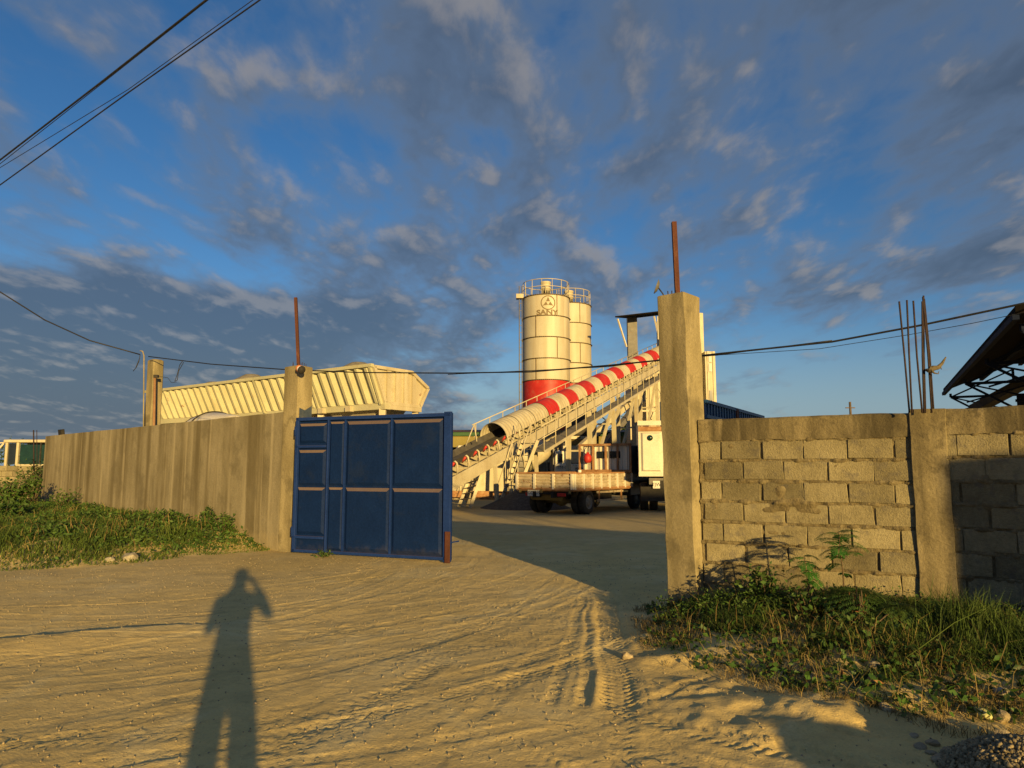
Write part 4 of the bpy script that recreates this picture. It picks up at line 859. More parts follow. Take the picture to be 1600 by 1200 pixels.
# ------------------------------------------------------------------ trucks
def wheel(m, x, y, r, w, parent, out=1, rim='rim'):
    t = MB(m).lathe([(r * .58, -w / 2), (r * .93, -w / 2), (r, -w * .36), (r, w * .36), (r * .93, w / 2), (r * .58, w / 2)], (x, y, r), (0, 1, 0), 26).build('wheel', 'rubber', parent, fix=False)
    s = out * w / 2
    MB(m).lathe([(r * .60, s), (r * .55, s * .55), (r * .34, s * .50), (r * .30, s * .95), (r * .14, s * 1.0), (0, s * 1.0)], (x, y, r), (0, 1, 0), 20).build('wheel_rim', rim, t, fix=False)
    return t
def plate(m, x, y, z, txt, parent, w=.42, h=.15, mat='plate_white', tm='lettering_dark', size=.13, rot=None):
    p = MB(m).box((x, y, z), (.012, w, h)).build('number_plate', mat, parent)
    tmx = m @ Matrix(((0, 0, -1, x - .010), (-1, 0, 0, y), (0, 1, 0, z), (0, 0, 0, 1)))
    text_obj('plate_text', txt, size, tmx, tm, p); return p
fd = V((.574, .819, 0)); fl_ = V((-.819, .574, 0)); rc = V((1.97, 23.0, 0)) + fl_ * 1.1
FM = Matrix(((fd.x, fl_.x, 0, rc.x), (fd.y, fl_.y, 0, rc.y), (0, 0, 1, 0), (0, 0, 0, 1)))
tr = empty('flatbed_truck', (rc.x, rc.y, 0), 'worn cream and rust flatbed truck parked just inside the gate', 'truck')
BLn_, BW = 4.25, 2.2; z0, z1 = .86, 1.345
MB(FM).box((BLn_ / 2, 0, z0 - .04), (BLn_, BW - .04, .10)).build('bed_floor', 'rusty_rack', tr)
def drop_side(name, A, B, n, parent, outn):
    A, B = V(A), V(B); d = (B - A).normalized(); L = (B - A).length; o = V(outn)
    t = MB(FM).prism([A + V((0, 0, z0)), B + V((0, 0, z0)), B + V((0, 0, z1)), A + V((0, 0, z1))], -o * .03).build(name, 'truck_bed', parent)
    for zc, hh in ((z0 + .08, .07), (z0 + .19, .045), (z0 + .29, .045), (z0 + .40, .06)):
        MB(FM).bar(A + d * .05 + o * .012 + V((0, 0, zc)), B - d * .05 + o * .012 + V((0, 0, zc)), .035, hh).build('swage', 'truck_bed', t, bevel=.01)
    MB(FM).bar(A + V((0, 0, z1 + .012)), B + V((0, 0, z1 + .012)), .07, .05).build('top_rail', 'rusty_rack', t)
    MB(FM).bar(A + o * .02 + V((0, 0, z0 - .02)), B + o * .02 + V((0, 0, z0 - .02)), .06, .07).build('bottom_rail', 'rusty_rack', t)
    for k in range(n + 1):
        p = A + d * (L * k / n if 0 < k < n else (.03 if k == 0 else L - .03)) + o * .03; MB(FM).bar(p + V((0, 0, z0 - .03)), p + V((0, 0, z1 - .01)), .075, .075, up=(0, 1, 0)).build('stake', 'white_paint', t)
drop_side('tailboard', (0, BW / 2, 0), (0, -BW / 2, 0), 3, tr, (-1, 0, 0))
drop_side('side_board', (0, -BW / 2, 0), (BLn_, -BW / 2, 0), 7, tr, (0, -1, 0))
drop_side('side_board', (0, BW / 2, 0), (BLn_, BW / 2, 0), 7, tr, (0, 1, 0))
for y in (-1.08, -.55, -.05, .5, 1.08): MB(FM).bar((BLn_ + .02, y, z0), (BLn_ + .02, y, 2.38), .06).build('rack_post', 'rusty_rack', tr)
MB(FM).bar((BLn_ + .02, -1.1, 2.40), (BLn_ + .02, 1.1, 2.40), .08).build('rack_rail', 'rusty_rack', tr)
MB(FM).bar((BLn_ + .02, -1.1, 1.40), (BLn_ + .02, 1.1, 1.40), .08, .12).build('rack_rail', 'rusty_rack', tr)
for y in (-.35, .35): MB(FM).box((2.9, y, .66), (6.0, .09, .20)).build('chassis_rail', 'chassis_black', tr)
for sy, o in ((-.96, -1), (-.68, -1), (.96, 1), (.68, 1)): wheel(FM, 1.08, sy, .40, .22, tr, o)
for sy, o in ((-.86, -1), (.86, 1)): wheel(FM, 4.95, sy, .40, .23, tr, o)
MB(FM).tube([(1.08, -.9, .40), (1.08, .9, .40)], .07, 10).build('rear_axle', 'tank_ochre', tr)
MB(FM).lathe([(0, -.2), (.13, -.18), (.2, 0), (.13, .18), (0, .2)], (1.08, 0, .42), (0, 1, 0), 14).build('differential', 'tank_ochre', tr)
MB(FM).tube([(.45, .75, .62), (.45, -.35, .60)], .17, 16).build('air_tank', 'tank_ochre', tr)
MB(FM).box((.10, .05, .72), (.07, 2.0, .12)).build('rear_bumper', 'chassis_black', tr)
for y in (.62, -.62): MB(FM).box((.05, y, .66), (.05, .30, .11)).build('tail_light', 'red_paint', tr)
for y in (.95, -.98, .1): MB(FM).box((-.03, y, .78), (.04, .07, .14)).build('latch', 'tank_ochre', tr)
plate(FM, -.02, .42, .70, 'NGO 3193', tr, .46, .20, size=.145)
for y in (-1.0, 1.0):
    for z_ in (.42, .70): MB(FM).bar((1.75, y, z_), (3.75, y, z_), .03, .07).build('side_guard', 'truck_bed', tr)
    for x in (1.9, 3.6): MB(FM).bar((x, y, .38), (x, y, .80), .05).build('guard_post', 'rusty_rack', tr)
    MB(FM).box((2.75, y * .66, .58), (.9, .36, .36)).build('fuel_tank', 'chassis_black', tr, bevel=.03)
# cab
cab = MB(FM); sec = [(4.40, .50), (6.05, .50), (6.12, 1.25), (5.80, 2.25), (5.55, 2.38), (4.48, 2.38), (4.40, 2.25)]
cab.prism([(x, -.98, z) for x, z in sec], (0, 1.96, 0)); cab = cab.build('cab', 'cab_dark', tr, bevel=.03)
for y in (-.995, .995): MB(FM).prism([(4.95, y, 1.42), (5.86, y, 1.42), (5.66, y, 2.18), (4.95, y, 2.18)], (0, .012, 0)).build('side_window', 'glass_dark', cab); MB(FM).box((5.05, y, 1.22), (.18, .02, .05)).build('door_handle', 'dark_steel', cab)
for y in (-.95, .95): MB(FM).tube([(5.9, y, 1.5), (6.1, y * 1.3, 1.7)], .02, 6).build('mirror_arm', 'dark_steel', cab); MB(FM).box((6.1, y * 1.32, 1.65), (.06, .16, .34)).build('mirror', 'chassis_black', cab)
MB(FM).box((4.37, 0, 1.9), (.02, 1.94, .92)).build('cab_back', 'white_paint', cab)
for k in range(9): MB(FM).box((4.345, -.88 + k * .22, 1.88), (.05, .075, .90)).build('back_rib', 'white_paint', cab, bevel=.012)
for y in (.12, -.42): MB(FM).box((4.32, y, 2.02), (.03, .44, .26)).build('rear_window', 'glass_dark', cab)
MB(FM).prism([(6.03, -.85, 1.40), (6.03, .85, 1.40), (5.80, .80, 2.15), (5.80, -.80, 2.15)], (.06, 0, .02)).build('windscreen', 'glass_dark', cab)
MB(FM).box((6.10, 0, .62), (.14, 1.96, .22)).build('front_bumper', 'chassis_black', tr)
jug = empty('red_jug', FM @ V((4.2, .66, 1.75)), 'round red container hanging on the rack of the flatbed truck', 'container')
MB(FM).lathe([(0, -.17), (.10, -.16), (.15, -.06), (.15, .08), (.09, .17), (.05, .20), (.05, .24), (0, .24)], (4.14, .66, 1.88), n=16).build('jug_body', 'red_paint', jug, fix=False)
MB(FM).tube([(4.14, .66, 2.10), (4.16, .66, 2.26), (4.24, .66, 2.38)], .012, 5).build('hanging_loop', 'dark_steel', jug)
cup = MB(FM).lathe([(0, 0), (.06, 0), (.07, .2), (0, .2)], (3.9, .88, 1.25), n=12).build('white_pot', 'white_plastic'); tag(cup, 'small white pot standing in the bed of the flatbed truck', 'pot')

# dump truck beside it
dd = V((.16, .987, 0)).normalized(); dl = V((-dd.y, dd.x, 0)); ro = V((4.44, 25.0, 0)) - dl * 1.2
DM = Matrix(((dd.x, dl.x, 0, ro.x), (dd.y, dl.y, 0, ro.y), (0, 0, 1, 0), (0, 0, 0, 1)))
dt = empty('dump_truck', (ro.x, ro.y, 0), 'cream dump truck seen from behind, half hidden by the gate pillar', 'truck')
Zt, Zb = pt(1000, 657, 25.0).z, pt(1000, 742, 25.0).z
for y in (1.17, -1.17): MB(DM).box((2.3, y, (Zt + Zb) / 2), (4.5, .06, Zt - Zb)).build('body_side', 'white_paint', dt)
MB(DM).box((2.3, 0, Zb + .03), (4.5, 2.3, .06)).build('body_floor', 'dark_steel', dt)
MB(DM).box((4.5, 0, (Zt + Zb) / 2), (.06, 2.3, Zt - Zb)).build('body_front', 'white_paint', dt)
tg = MB(DM).box((0, 0, (Zt + Zb) / 2 - .13), (.05, 2.4, Zt - Zb - .26)).build('tailgate', 'white_paint', dt)
for y0, y1 in ((1.12, .42), (.30, -.40), (-.52, -1.12)):
    b = MB(DM); b.add([(-.025, y0, Zb + .12), (-.025, y1, Zb + .12), (-.025, y1, Zt - .42), (-.025, y0, Zt - .42), (-.10, y0 - .07, Zb + .16), (-.10, y1 + .07, Zb + .16), (-.10, y1 + .07, Zt - .47), (-.10, y0 - .07, Zt - .47)], [(4, 5, 6, 7), (0, 1, 5, 4), (1, 2, 6, 5), (2, 3, 7, 6), (3, 0, 4, 7)])
    b.build('gate_panel', 'white_paint', tg)
MB(DM).box((-.04, 0, Zt - .30), (.12, 2.4, .16)).build('hinge_bar', 'rusty_rack', tg)
MB(DM).box((-.03, 0, Zt - .10), (.14, 2.44, .16)).build('top_bar', 'white_paint', tg)
MB(DM).box((-.04, 0, Zb + .02), (.12, 2.42, .14)).build('bottom_bar', 'white_paint', tg)
MB(DM).lathe([(0, 0), (.10, 0), (.10, .02), (0, .02)], (-.125, .80, Zt - .62), (1, 0, 0), 16).build('reflector', 'glass_green', tg)
for y in (-.42, .42): MB(DM).box((3.2, y, .95), (6.2, .12, .28)).build('chassis_rail', 'chassis_black', dt)
MB(DM).box((.25, 0, .62), (.08, 2.3, .50)).build('mud_guard', 'chassis_black', dt)
for sy, o in ((-1.02, -1), (-.68, -1), (1.02, 1), (.68, 1)): wheel(DM, 1.35, sy, .5, .28, dt, o)
for sy, o in ((-.95, -1), (.95, 1)): wheel(DM, 5.6, sy, .5, .28, dt, o)
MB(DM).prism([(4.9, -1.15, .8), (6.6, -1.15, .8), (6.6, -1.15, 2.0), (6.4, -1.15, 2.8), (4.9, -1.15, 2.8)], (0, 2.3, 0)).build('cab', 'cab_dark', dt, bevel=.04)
MB(DM).box((.16, .48, Zb - .22), (.05, .75, .22)).build('plate_panel', 'grey_steel', dt)
plate(DM, .12, .46, Zb - .34, 'TJW 833', dt, .54, .26, size=.17)

# mixer trucks
def mixer(name, m, label, dcol, ccol):
    t = empty(name, m.translation, label, 'mixer truck')
    a = V((-.97, 0, .24)).normalized()               # the drum rises towards the rear
    MB(m).lathe([(0, -1.75), (.45, -1.72), (.85, -1.55), (1.12, -.75), (1.15, .0)], (4.1, 0, 2.25), a, 30).build('drum', dcol, t, fix=False)
    MB(m).lathe([(1.15, .0), (1.10, .5), (.62, 1.75), (.48, 2.0), (.44, 1.98)], (4.1, 0, 2.25), a, 30).build('drum_cone', ccol, t, fix=False)
    for h in (-.75, .02, .55): rr = 1.13 if h < .5 else 1.08; MB(m).lathe([(rr, h - .04), (rr + .035, h - .03), (rr + .035, h + .03), (rr, h + .04)], (4.1, 0, 2.25), a, 30).build('drum_ring', 'dark_steel', t, fix=False)
    MB(m).box((4.0, 0, .95), (8.2, .9, .28)).build('chassis', 'chassis_black', t)
    for x in (1.3, 2.65, 6.9):
        for y in (-1.0, 1.0): wheel(m, x, y, .52, .34, t, 1 if y > 0 else -1)
    c = MB(m).prism([(6.5, -1.2, .75), (8.3, -1.2, .75), (8.3, -1.2, 1.8), (8.1, -1.2, 2.9), (6.5, -1.2, 2.9)], (0, 2.4, 0)).build('cab', 'white_paint', t, bevel=.05)
    for y in (-1.21, 1.21): MB(m).box((7.4, y, 2.2), (.9, .02, .7)).build('side_window', 'glass_dark', c)
    MB(m).box((1.9, 0, 1.9), (.2, 1.2, 1.6)).build('rear_pedestal', 'grey_steel', t)
    MB(m).add([(1.6, -.45, 3.15), (2.3, -.45, 3.15), (2.3, .45, 3.15), (1.6, .45, 3.15), (1.75, -.25, 2.6), (2.1, -.25, 2.6), (2.1, .25, 2.6), (1.75, .25, 2.6)], [(0, 1, 5, 4), (1, 2, 6, 5), (2, 3, 7, 6), (3, 0, 4, 7)]).build('charge_hopper', ccol, t)
    MB(m).bar((1.7, 0, 2.3), (.4, .3, 1.3), .5, .12).build('chute', 'grey_steel', t)
    return t
def place(u, Y, heading, z=0.0):
    p = pt(u, 730, Y); k, q = math.cos(heading), math.sin(heading); return Matrix(((k, -q, 0, p.x), (q, k, 0, Y), (0, 0, 1, z), (0, 0, 0, 1)))
mixer('mixer_truck', place(909, 46.5, math.pi + .12) , 'grey and cream mixer truck behind the flatbed truck and the stair', 'drum_grey', 'cream')
mixer('mixer_truck', place(430, 23.6, 2.42, -.05) @ Matrix.Diagonal((1.12, 1.12, 1.06, 1)), 'mixer truck behind the left wall with only its pale drum top showing', 'drum_grey', 'white_paint')
# small white vehicle behind the flatbed
WM = place(868, 45.0, 0.0) @ Matrix.Diagonal((1.15, 1.15, 1.02, 1))
wv = empty('white_vehicle', WM.translation, 'low white vehicle with a narrow cabin and lettering behind the flatbed truck', 'vehicle')
MB(WM).box((1.05, 1.4, 1.05), (2.15, 2.6, 1.35)).build('body', 'white_paint', wv, bevel=.05)
wc = MB(WM).box((.32, 1.2, 2.05), (.62, 1.6, .95)).build('cabin', 'white_paint', wv, bevel=.05)
MB(WM).box((.30, .39, 2.08), (.24, .02, .55)).build('window', 'glass_dark', wc)
MB(WM).box((1.35, .09, 1.34), (.50, .02, .30)).build('black_panel', 'plate_black', wv)
text_obj('lettering', 'GOS', .24, WM @ Matrix(((1, 0, 0, 1.35), (0, 0, -1, .075), (0, 1, 0, 1.34), (0, 0, 0, 1))), 'lettering_white', wv)
text_obj('lettering', 'TM-01', .26, WM @ Matrix(((1, 0, 0, .42), (0, 0, -1, .09), (0, 1, 0, 1.50), (0, 0, 0, 1))), 'lettering_dark', wv)
MB(WM).box((.78, .09, 1.15), (.16, .03, .10)).build('marker_light', 'litter_orange', wv)
for y in (.5, 2.2):
    for x in (.1, 2.0): MB(WM).lathe([(0, -.12), (.22, -.12), (.38, -.1), (.38, .1), (.22, .12), (0, .12)], (x, y, .38), (1, 0, 0), 18).build('wheel', 'rubber', wv)
MB(WM).bar((.66, .1, 1.7), (.66, .1, 2.9), .07).build('exhaust', 'chassis_black', wv)
tb = MB(); tbx = pt(893, 710, 48.5); tb.box((tbx.x, 48.5, tbx.z), (1.2, 1.0, 1.15)); tb.box((tbx.x, 48.5, tbx.z - 1.5), (.5, .5, 2.1)); tag(tb.build('steel_cabinet', 'cream'), 'cream steel cabinet standing behind the low white vehicle', 'cabinet')

# wheel loader at the far left
LM = place(6, 40.0, 0.0); ld = empty('wheel_loader', LM.translation, 'cream wheel loader with green glass cab beyond the low wall at far left', 'loader')
zt = pt(40, 690, 40).z; zb = pt(40, 731, 40).z
for x, y in ((.1, 0), (2.32, 0), (.1, 1.8), (2.32, 1.8), (.72, 0)): MB(LM).box((x, y, (zt + zb) / 2), (.13, .13, zt - zb)).build('cab_pillar', 'cream', ld)
MB(LM).box((1.2, .9, zt + .03), (2.5, 2.1, .16)).build('cab_roof', 'cream', ld, bevel=.03)
MB(LM).box((1.52, .02, (zt + zb) / 2 + .0), (1.36, .03, zt - zb - .34)).build('side_window', 'glass_green', ld)
MB(LM).box((1.52, -.02, zb + .10), (1.60, .08, .2)).build('cab_sill', 'cream', ld); MB(LM).bar((2.0, -.02, zb), (2.0, -.02, zt), .06).build('cab_pillar', 'dark_steel', ld)
MB(LM).box((.41, .02, (zt + zb) / 2 + .05), (.50, .03, zt - zb - .3)).build('side_window', 'glass_dark', ld)
MB(LM).box((1.2, 1.8, (zt + zb) / 2 + .05), (2.1, .03, zt - zb - .2)).build('rear_window', 'glass_green', ld)
MB(LM).box((1.3, .9, 1.15), (5.4, 2.0, .9)).build('body', 'cream', ld, bevel=.08)
MB(LM).bar((-1.0, -.2, 1.6), (-.1, 0, zt - .1), .09).build('handrail', 'cream', ld); MB(LM).bar((-1.4, -.1, zt - .15), (.0, 0, zt - .05), .06).build('handrail', 'cream', ld)
for x in (-.6, 3.2):
    for y in (-.1, 1.9): MB(LM).lathe([(0, -.25), (.45, -.25), (.75, -.2), (.75, .2), (.45, .25), (0, .25)], (x, y, .75), (0, 1, 0), 22).build('wheel', 'rubber', ld)
MB(LM).prism([(-2.6, -.4, .1), (-1.6, -.4, .1), (-1.6, -.4, 1.1)], (0, 2.6, 0)).build('bucket', 'grey_steel', ld)
# ------------------------------------------------------------------ vegetation
def blades(pos, h, w, lean, seed, segs=2):
    """grass blades: one tapering strip each; pos (n,3), h (n,), w (n,)"""
    rg = np.random.default_rng(seed); n = len(pos); a = rg.uniform(0, 2 * np.pi, n); b = rg.uniform(0, 2 * np.pi, n); ln = lean * rg.uniform(.2, 1.2, n)
    wx, wy = np.cos(a) * w / 2, np.sin(a) * w / 2; bx, by = np.cos(b) * ln * h, np.sin(b) * ln * h
    P = pos; v = np.zeros((n, 5, 3))
    m = np.stack([P[:, 0] + bx * .3, P[:, 1] + by * .3, P[:, 2] + h * .55], 1); tp = np.stack([P[:, 0] + bx, P[:, 1] + by, P[:, 2] + h * (1 - .35 * ln)], 1)
    W = np.stack([wx, wy, np.zeros(n)], 1)
    v[:, 0] = P - W; v[:, 1] = P + W; v[:, 2] = m + W * .8; v[:, 3] = m - W * .8; v[:, 4] = tp
    i = np.arange(n) * 5; f = np.concatenate([np.stack([i, i + 1, i + 2], 1), np.stack([i, i + 2, i + 3], 1), np.stack([i + 3, i + 2, i + 4], 1)])
    return v.reshape(-1, 3), f
def leaves(pos, size, seed, flat=.6, aspect=.5):
    rg = np.random.default_rng(seed); n = len(pos)
    d = rg.normal(size=(n, 3)); d[:, 2] *= flat; d /= np.linalg.norm(d, axis=1)[:, None]
    e_ = rg.normal(size=(n, 3)); e_ -= d * (e_ * d).sum(1)[:, None]; e_ /= np.linalg.norm(e_, axis=1)[:, None]
    s_ = size * rg.uniform(.6, 1.3, n)[:, None]; up = np.cross(d, e_)
    v = np.zeros((n, 4, 3)); v[:, 0] = pos; v[:, 1] = pos + d * s_ * .5 + e_ * s_ * aspect * .5 + up * s_ * .08; v[:, 2] = pos + d * s_; v[:, 3] = pos + d * s_ * .5 - e_ * s_ * aspect * .5 + up * s_ * .08
    i = np.arange(n) * 4; return v.reshape(-1, 3), np.concatenate([np.stack([i, i + 1, i + 2], 1), np.stack([i, i + 2, i + 3], 1)])
def scatter_bank(n, seed):
    rg = np.random.default_rng(seed); x = rg.uniform(-26, -3.6, n * 3); y = rg.uniform(10, 27, n * 3)
    d = sdist(BANK, x, y); dw = -sdist(WALLL, x, y)
    k = (d > .02 + .35 * fbm(x * 1.7, y * 1.7, 3)) & (dw > .08) & (x / y > -.85)
    x, y = x[k][:n], y[k][:n]; return x, y, gbase(x, y), sdist(BANK, x, y), -sdist(WALLL, x, y)
def grass_left():
    x, y, z, d, dw = scatter_bank(95000, 2)
    clump = np.clip(.75 + 1.3 * fbm(x * 1.1, y * 1.1, 4), .25, 1.6)
    h = (.06 + .14 * sstep(.0, 1.6, d)) * clump * RNG.uniform(.5, 1.3, len(x)); h *= .5 + .5 * sstep(0, .8, x * 0 + np.hypot(x + 3.6, y - 13.4) - .3)
    v, f = blades(np.stack([x, y, z - .01], 1), h, .012 + .010 * RNG.random(len(x)), .8, 5)
    tag(raw_mesh('bank_grass', v, f, 'grass_bank'), 'rough green grass on the bank below the plastered wall', 'grass', kind='stuff')
    x, y, z, d, dw = scatter_bank(26000, 3); m = (fbm(x * .9 + 9, y * .9, 3) > -.12) & (d > .35); x, y, z, d = x[m], y[m], z[m], d[m]
    hh = (.04 + .16 * sstep(.3, 1.8, d)) * np.clip(.6 + 1.4 * fbm(x * .8, y * .8, 3), .25, 1.4); zz = z + hh * np.sqrt(RNG.random(len(x)))
    rp = np.repeat(np.stack([x, y, zz], 1), 3, 0) + RNG.normal(size=(len(x) * 3, 3)) * .04
    v, f = leaves(rp, .075, 8); tag(raw_mesh('bank_weeds', v, f, 'weed_leaf'), 'leafy creeping weeds over the bank below the plastered wall', 'weeds', kind='stuff')
    x, y, z, d, dw = scatter_bank(2200, 4); h = (.08 + .26 * sstep(.2, 1.5, d)) * RNG.uniform(.6, 1.3, len(x))
    v, f = blades(np.stack([x, y, z], 1), h, np.full(len(x), .012), .9, 9); tag(raw_mesh('dry_bank_grass', v, f, 'grass_dry'), 'dry straw stems among the grass of the left bank', 'grass', kind='stuff')
grass_left()
def scatter_verge(n, seed, lo=0.0):
    rg = np.random.default_rng(seed); x = rg.uniform(1.1, 7.5, n * 6); y = rg.uniform(2.6, 8.0, n * 6); d = -sdist(VERGE, x, y); dw = sdist(WALLR, x, y)
    k = (d > lo + .16 + .40 * fbm(x * 1.6 + 4, y * 1.6, 3)) & (dw > .16) & (x / y < .86)
    x, y = x[k][:n], y[k][:n]; return x, y, gbase(x, y), -sdist(VERGE, x, y), sdist(WALLR, x, y)
def grass_right():
    x, y, z, d, dw = scatter_verge(120000, 12); dens = fbm(x * 1.5 + 2, y * 1.5, 4); k = dens + RNG.normal(size=len(x)) * .10 > .12 - .42 * sstep(.1, 1.5, d); x, y, z, d, dw = x[k], y[k], z[k], d[k], dw[k]
    h = (.03 + .085 * sstep(.2, 1.6, d)) * np.clip(.75 + 1.8 * fbm(x * 2.1, y * 2.1, 4), .2, 2.0) * RNG.uniform(.5, 1.4, len(x))
    v, f = blades(np.stack([x, y, z - .01], 1), h, .004 + .004 * RNG.random(len(x)), 1.0, 15)
    tag(raw_mesh('verge_grass', v, f, 'grass_verge'), 'tangled green grass on the verge below the block wall', 'grass', kind='stuff')
    x, y, z, d, dw = scatter_verge(16000, 13, -.22); k = (d < 1.5) & (fbm(x * 2 + 7, y * 2, 3) > -.05); x, y, z = x[k], y[k], z[k]
    v, f = blades(np.stack([x, y, z - .005], 1), RNG.uniform(.03, .13, len(x)), np.full(len(x), .005), 1.5, 16)
    tag(raw_mesh('dry_verge_grass', v, f, 'grass_dry'), 'brown dried grass along the road edge of the right verge', 'grass', kind='stuff')
    x, y, z, d, dw = scatter_verge(9000, 14); k = (dw < 1.0) & (fbm(x * 1.3, y * 1.3 + 3, 3) > -.1); x, y, z = x[k], y[k], z[k]
    rp = np.repeat(np.stack([x, y, z + .03], 1), 4, 0) + np.abs(RNG.normal(size=(len(x) * 4, 3))) * np.array([.02, .02, .07])
    v, f = leaves(rp, .032, 18); tag(raw_mesh('verge_weeds', v, f, 'weed_leaf'), 'small leafy weeds close to the foot of the block wall', 'weeds', kind='stuff')
    x, y, z, d, dw = scatter_verge(1500, 17); h = RNG.uniform(.10, .34, len(x)) * (.5 + .5 * sstep(.2, 1.2, d))
    v, f = blades(np.stack([x, y, z], 1), h, np.full(len(x), .0055), 1.0, 19); tag(raw_mesh('tall_verge_stalks', v, f, 'grass_bank'), 'tall loose stalks standing above the verge grass', 'grass', kind='stuff')
    x, y, z, d, dw = scatter_verge(700, 18); h = RNG.uniform(.10, .34, len(x))
    v, f = blades(np.stack([x, y, z], 1), h, np.full(len(x), .005), 1.3, 20); tag(raw_mesh('dead_verge_stalks', v, f, 'grass_dry'), 'dead straw stalks scattered through the verge grass', 'grass', kind='stuff')
    x, y, z, d, dw = scatter_verge(1300, 19); rp = np.repeat(np.stack([x, y, z + .04], 1), 3, 0) + RNG.normal(size=(len(x) * 3, 3)) * np.array([.03, .03, .02])
    v, f = leaves(rp, .06, 24, .5, .55); tag(raw_mesh('broad_verge_leaves', v, f, 'shrub_leaf'), 'broad leaved weeds dotted through the verge grass', 'weeds', kind='stuff')
grass_right()

def shrub(name, c, h, r, nst, nlv, lsize, lmat, label, seed, cat='shrub', aspect=.5, group=None, flat=.6):
    rg = random.Random(seed); t = empty(name, c, label, cat, group); b = MB(); tips = []
    for i in range(nst):
        a = rg.uniform(0, 6.28); rr = r * rg.uniform(.2, 1); p0 = V(c) + V((math.cos(a) * .03, math.sin(a) * .03, -.03)); p2 = V(c) + V((math.cos(a) * rr, math.sin(a) * rr, h * rg.uniform(.55, 1.0)))
        p1 = (p0 + p2) / 2 + V((rg.uniform(-.1, .1) * r, rg.uniform(-.1, .1) * r, h * .12)); b.tube([p0, p1, p2], [h * .012 + .003, h * .008 + .002, .002], 5)
        for k in range(nlv):
            f = rg.uniform(.25, 1.0); q = p0.lerp(p1, f * 2) if f < .5 else p1.lerp(p2, f * 2 - 1); tips.append(q + V((rg.gauss(0, .16) * r, rg.gauss(0, .16) * r, rg.gauss(0, .10) * h)))
    b.build('stem', 'bark', t, fix=False)
    v, f = leaves(np.array([tuple(p) for p in tips]), lsize, seed, flat, aspect); o = raw_mesh('foliage', v, f, lmat, t); o['kind'] = 'stuff'
    return t
def frond_plant(name, c, fronds, label, seed, h, lmat='feather_leaf', cat='plant', trunk=True, big=1.0):
    """feathery seedling: stem plus twice-divided fronds"""
    rg = random.Random(seed); t = empty(name, c, label, cat)
    c = V(c); top = c + V((rg.uniform(-.03, .03), 0, h))
    if trunk: MB().tube([c - V((0, 0, .05)), c.lerp(top, .5) + V((.015, 0, 0)), top], [.010, .007, .004], 6).build('stem', 'bark', t, fix=False)
    L = []; F = []
    for (f0, az, ln, dip) in fronds:
        p = c.lerp(top, f0); d = V((math.cos(az), math.sin(az), .5)).normalized(); prev = p; n = 8
        for i in range(1, n + 1):
            q = p + d * (ln * i / n) + V((0, 0, -dip * (i / n) ** 2 * ln)); tang = (q - prev).normalized(); sd = tang.cross(V((0, 0, 1))).normalized()
            for sg in (-1, 1):
                pin = sd * sg * ln * .42 * (1 - abs(i / n - .45) * .9) + tang * ln * .10; m = 9
                for k in range(1, m + 1):
                    b0 = q + pin * (k / m) + V((0, 0, -.06 * ln * (k / m) ** 2)); pd = pin.normalized(); ls = .019 * big
                    for s2 in (-1, 1):
                        e1 = (tang * s2 + pd * .3 + V((rg.uniform(-.2, .2), rg.uniform(-.2, .2), rg.uniform(-.25, .1)))).normalized() * ls; e2 = pd * .0036 * big; o = len(L); L += [b0 - e2, b0 + e2, b0 + e1 + e2 * .6, b0 + e1 - e2 * .6]; F.append((o, o + 1, o + 2, o + 3))
            prev = q
    o = raw_mesh('fronds', np.array([tuple(p) for p in L]), np.array(F), lmat, t); o['kind'] = 'stuff'; return t
def on(u, v, Y): p = pt(u, v, Y); return V((p.x, p.y, gz(p.x, p.y)))
frond_plant('feathery_seedling', on(1318, 930, 6.45), [(1.0 - .025 * i, i * 2.4, .17 + .03 * (i % 3), .35 + .25 * (i % 2)) for i in range(13)] + [(.62, 3.4, .15, .6), (.5, .6, .12, .6)], 'bright green feathery seedling standing against the block wall', 3, .74)
frond_plant('feathery_seedling', on(1262, 925, 6.55), [(1.0 - .05 * i, i * 2.2, .13 + .03 * (i % 3), .6) for i in range(10)], 'thin feathery seedling left of the brighter one at the block wall', 4, .52)
frond_plant('feathery_bush', on(1330, 945, 6.2), [(1.0, .2 + i * .52, .30 + .06 * (i % 3), .7 + .1 * (i % 2)) for i in range(12)] + [(.5, .4 + i * .9, .30, .9) for i in range(7)], 'wide feathery bush sprawling at the foot of the block wall', 6, .26, 'weed_leaf', big=1.25)
frond_plant('feathery_bush', on(1405, 960, 5.9), [(1.0, .1 + i * .6, .26, .8) for i in range(10)] + [(.5, .4 + i * .9, .25, .9) for i in range(7)], 'lower feathery bush just left of the pilaster foot', 8, .20, 'weed_leaf', big=1.2)
shrub('leafy_shrub', on(1192, 930, 6.85), .42, .20, 16, 26, .052, 'shrub_leaf', 'dark leafy shrub at the block wall nearest the gate pillar', 11, aspect=.6)
shrub('leafy_shrub', on(1262, 955, 6.4), .34, .26, 14, 22, .05, 'shrub_leaf', 'low leafy shrub in the middle of the verge below the seedlings', 12, aspect=.55)
shrub('leafy_shrub', on(1340, 985, 5.9), .20, .34, 12, 18, .045, 'weed_leaf', 'spreading low weed clump in front of the feathery bush', 13, aspect=.5)
shrub('dry_weed', on(1345, 975, 5.95), .36, .06, 7, 7, .05, 'dry_leaf', 'brown withered weed stalk standing in front of the feathery bush', 14, cat='weed', aspect=.25, flat=2.0)
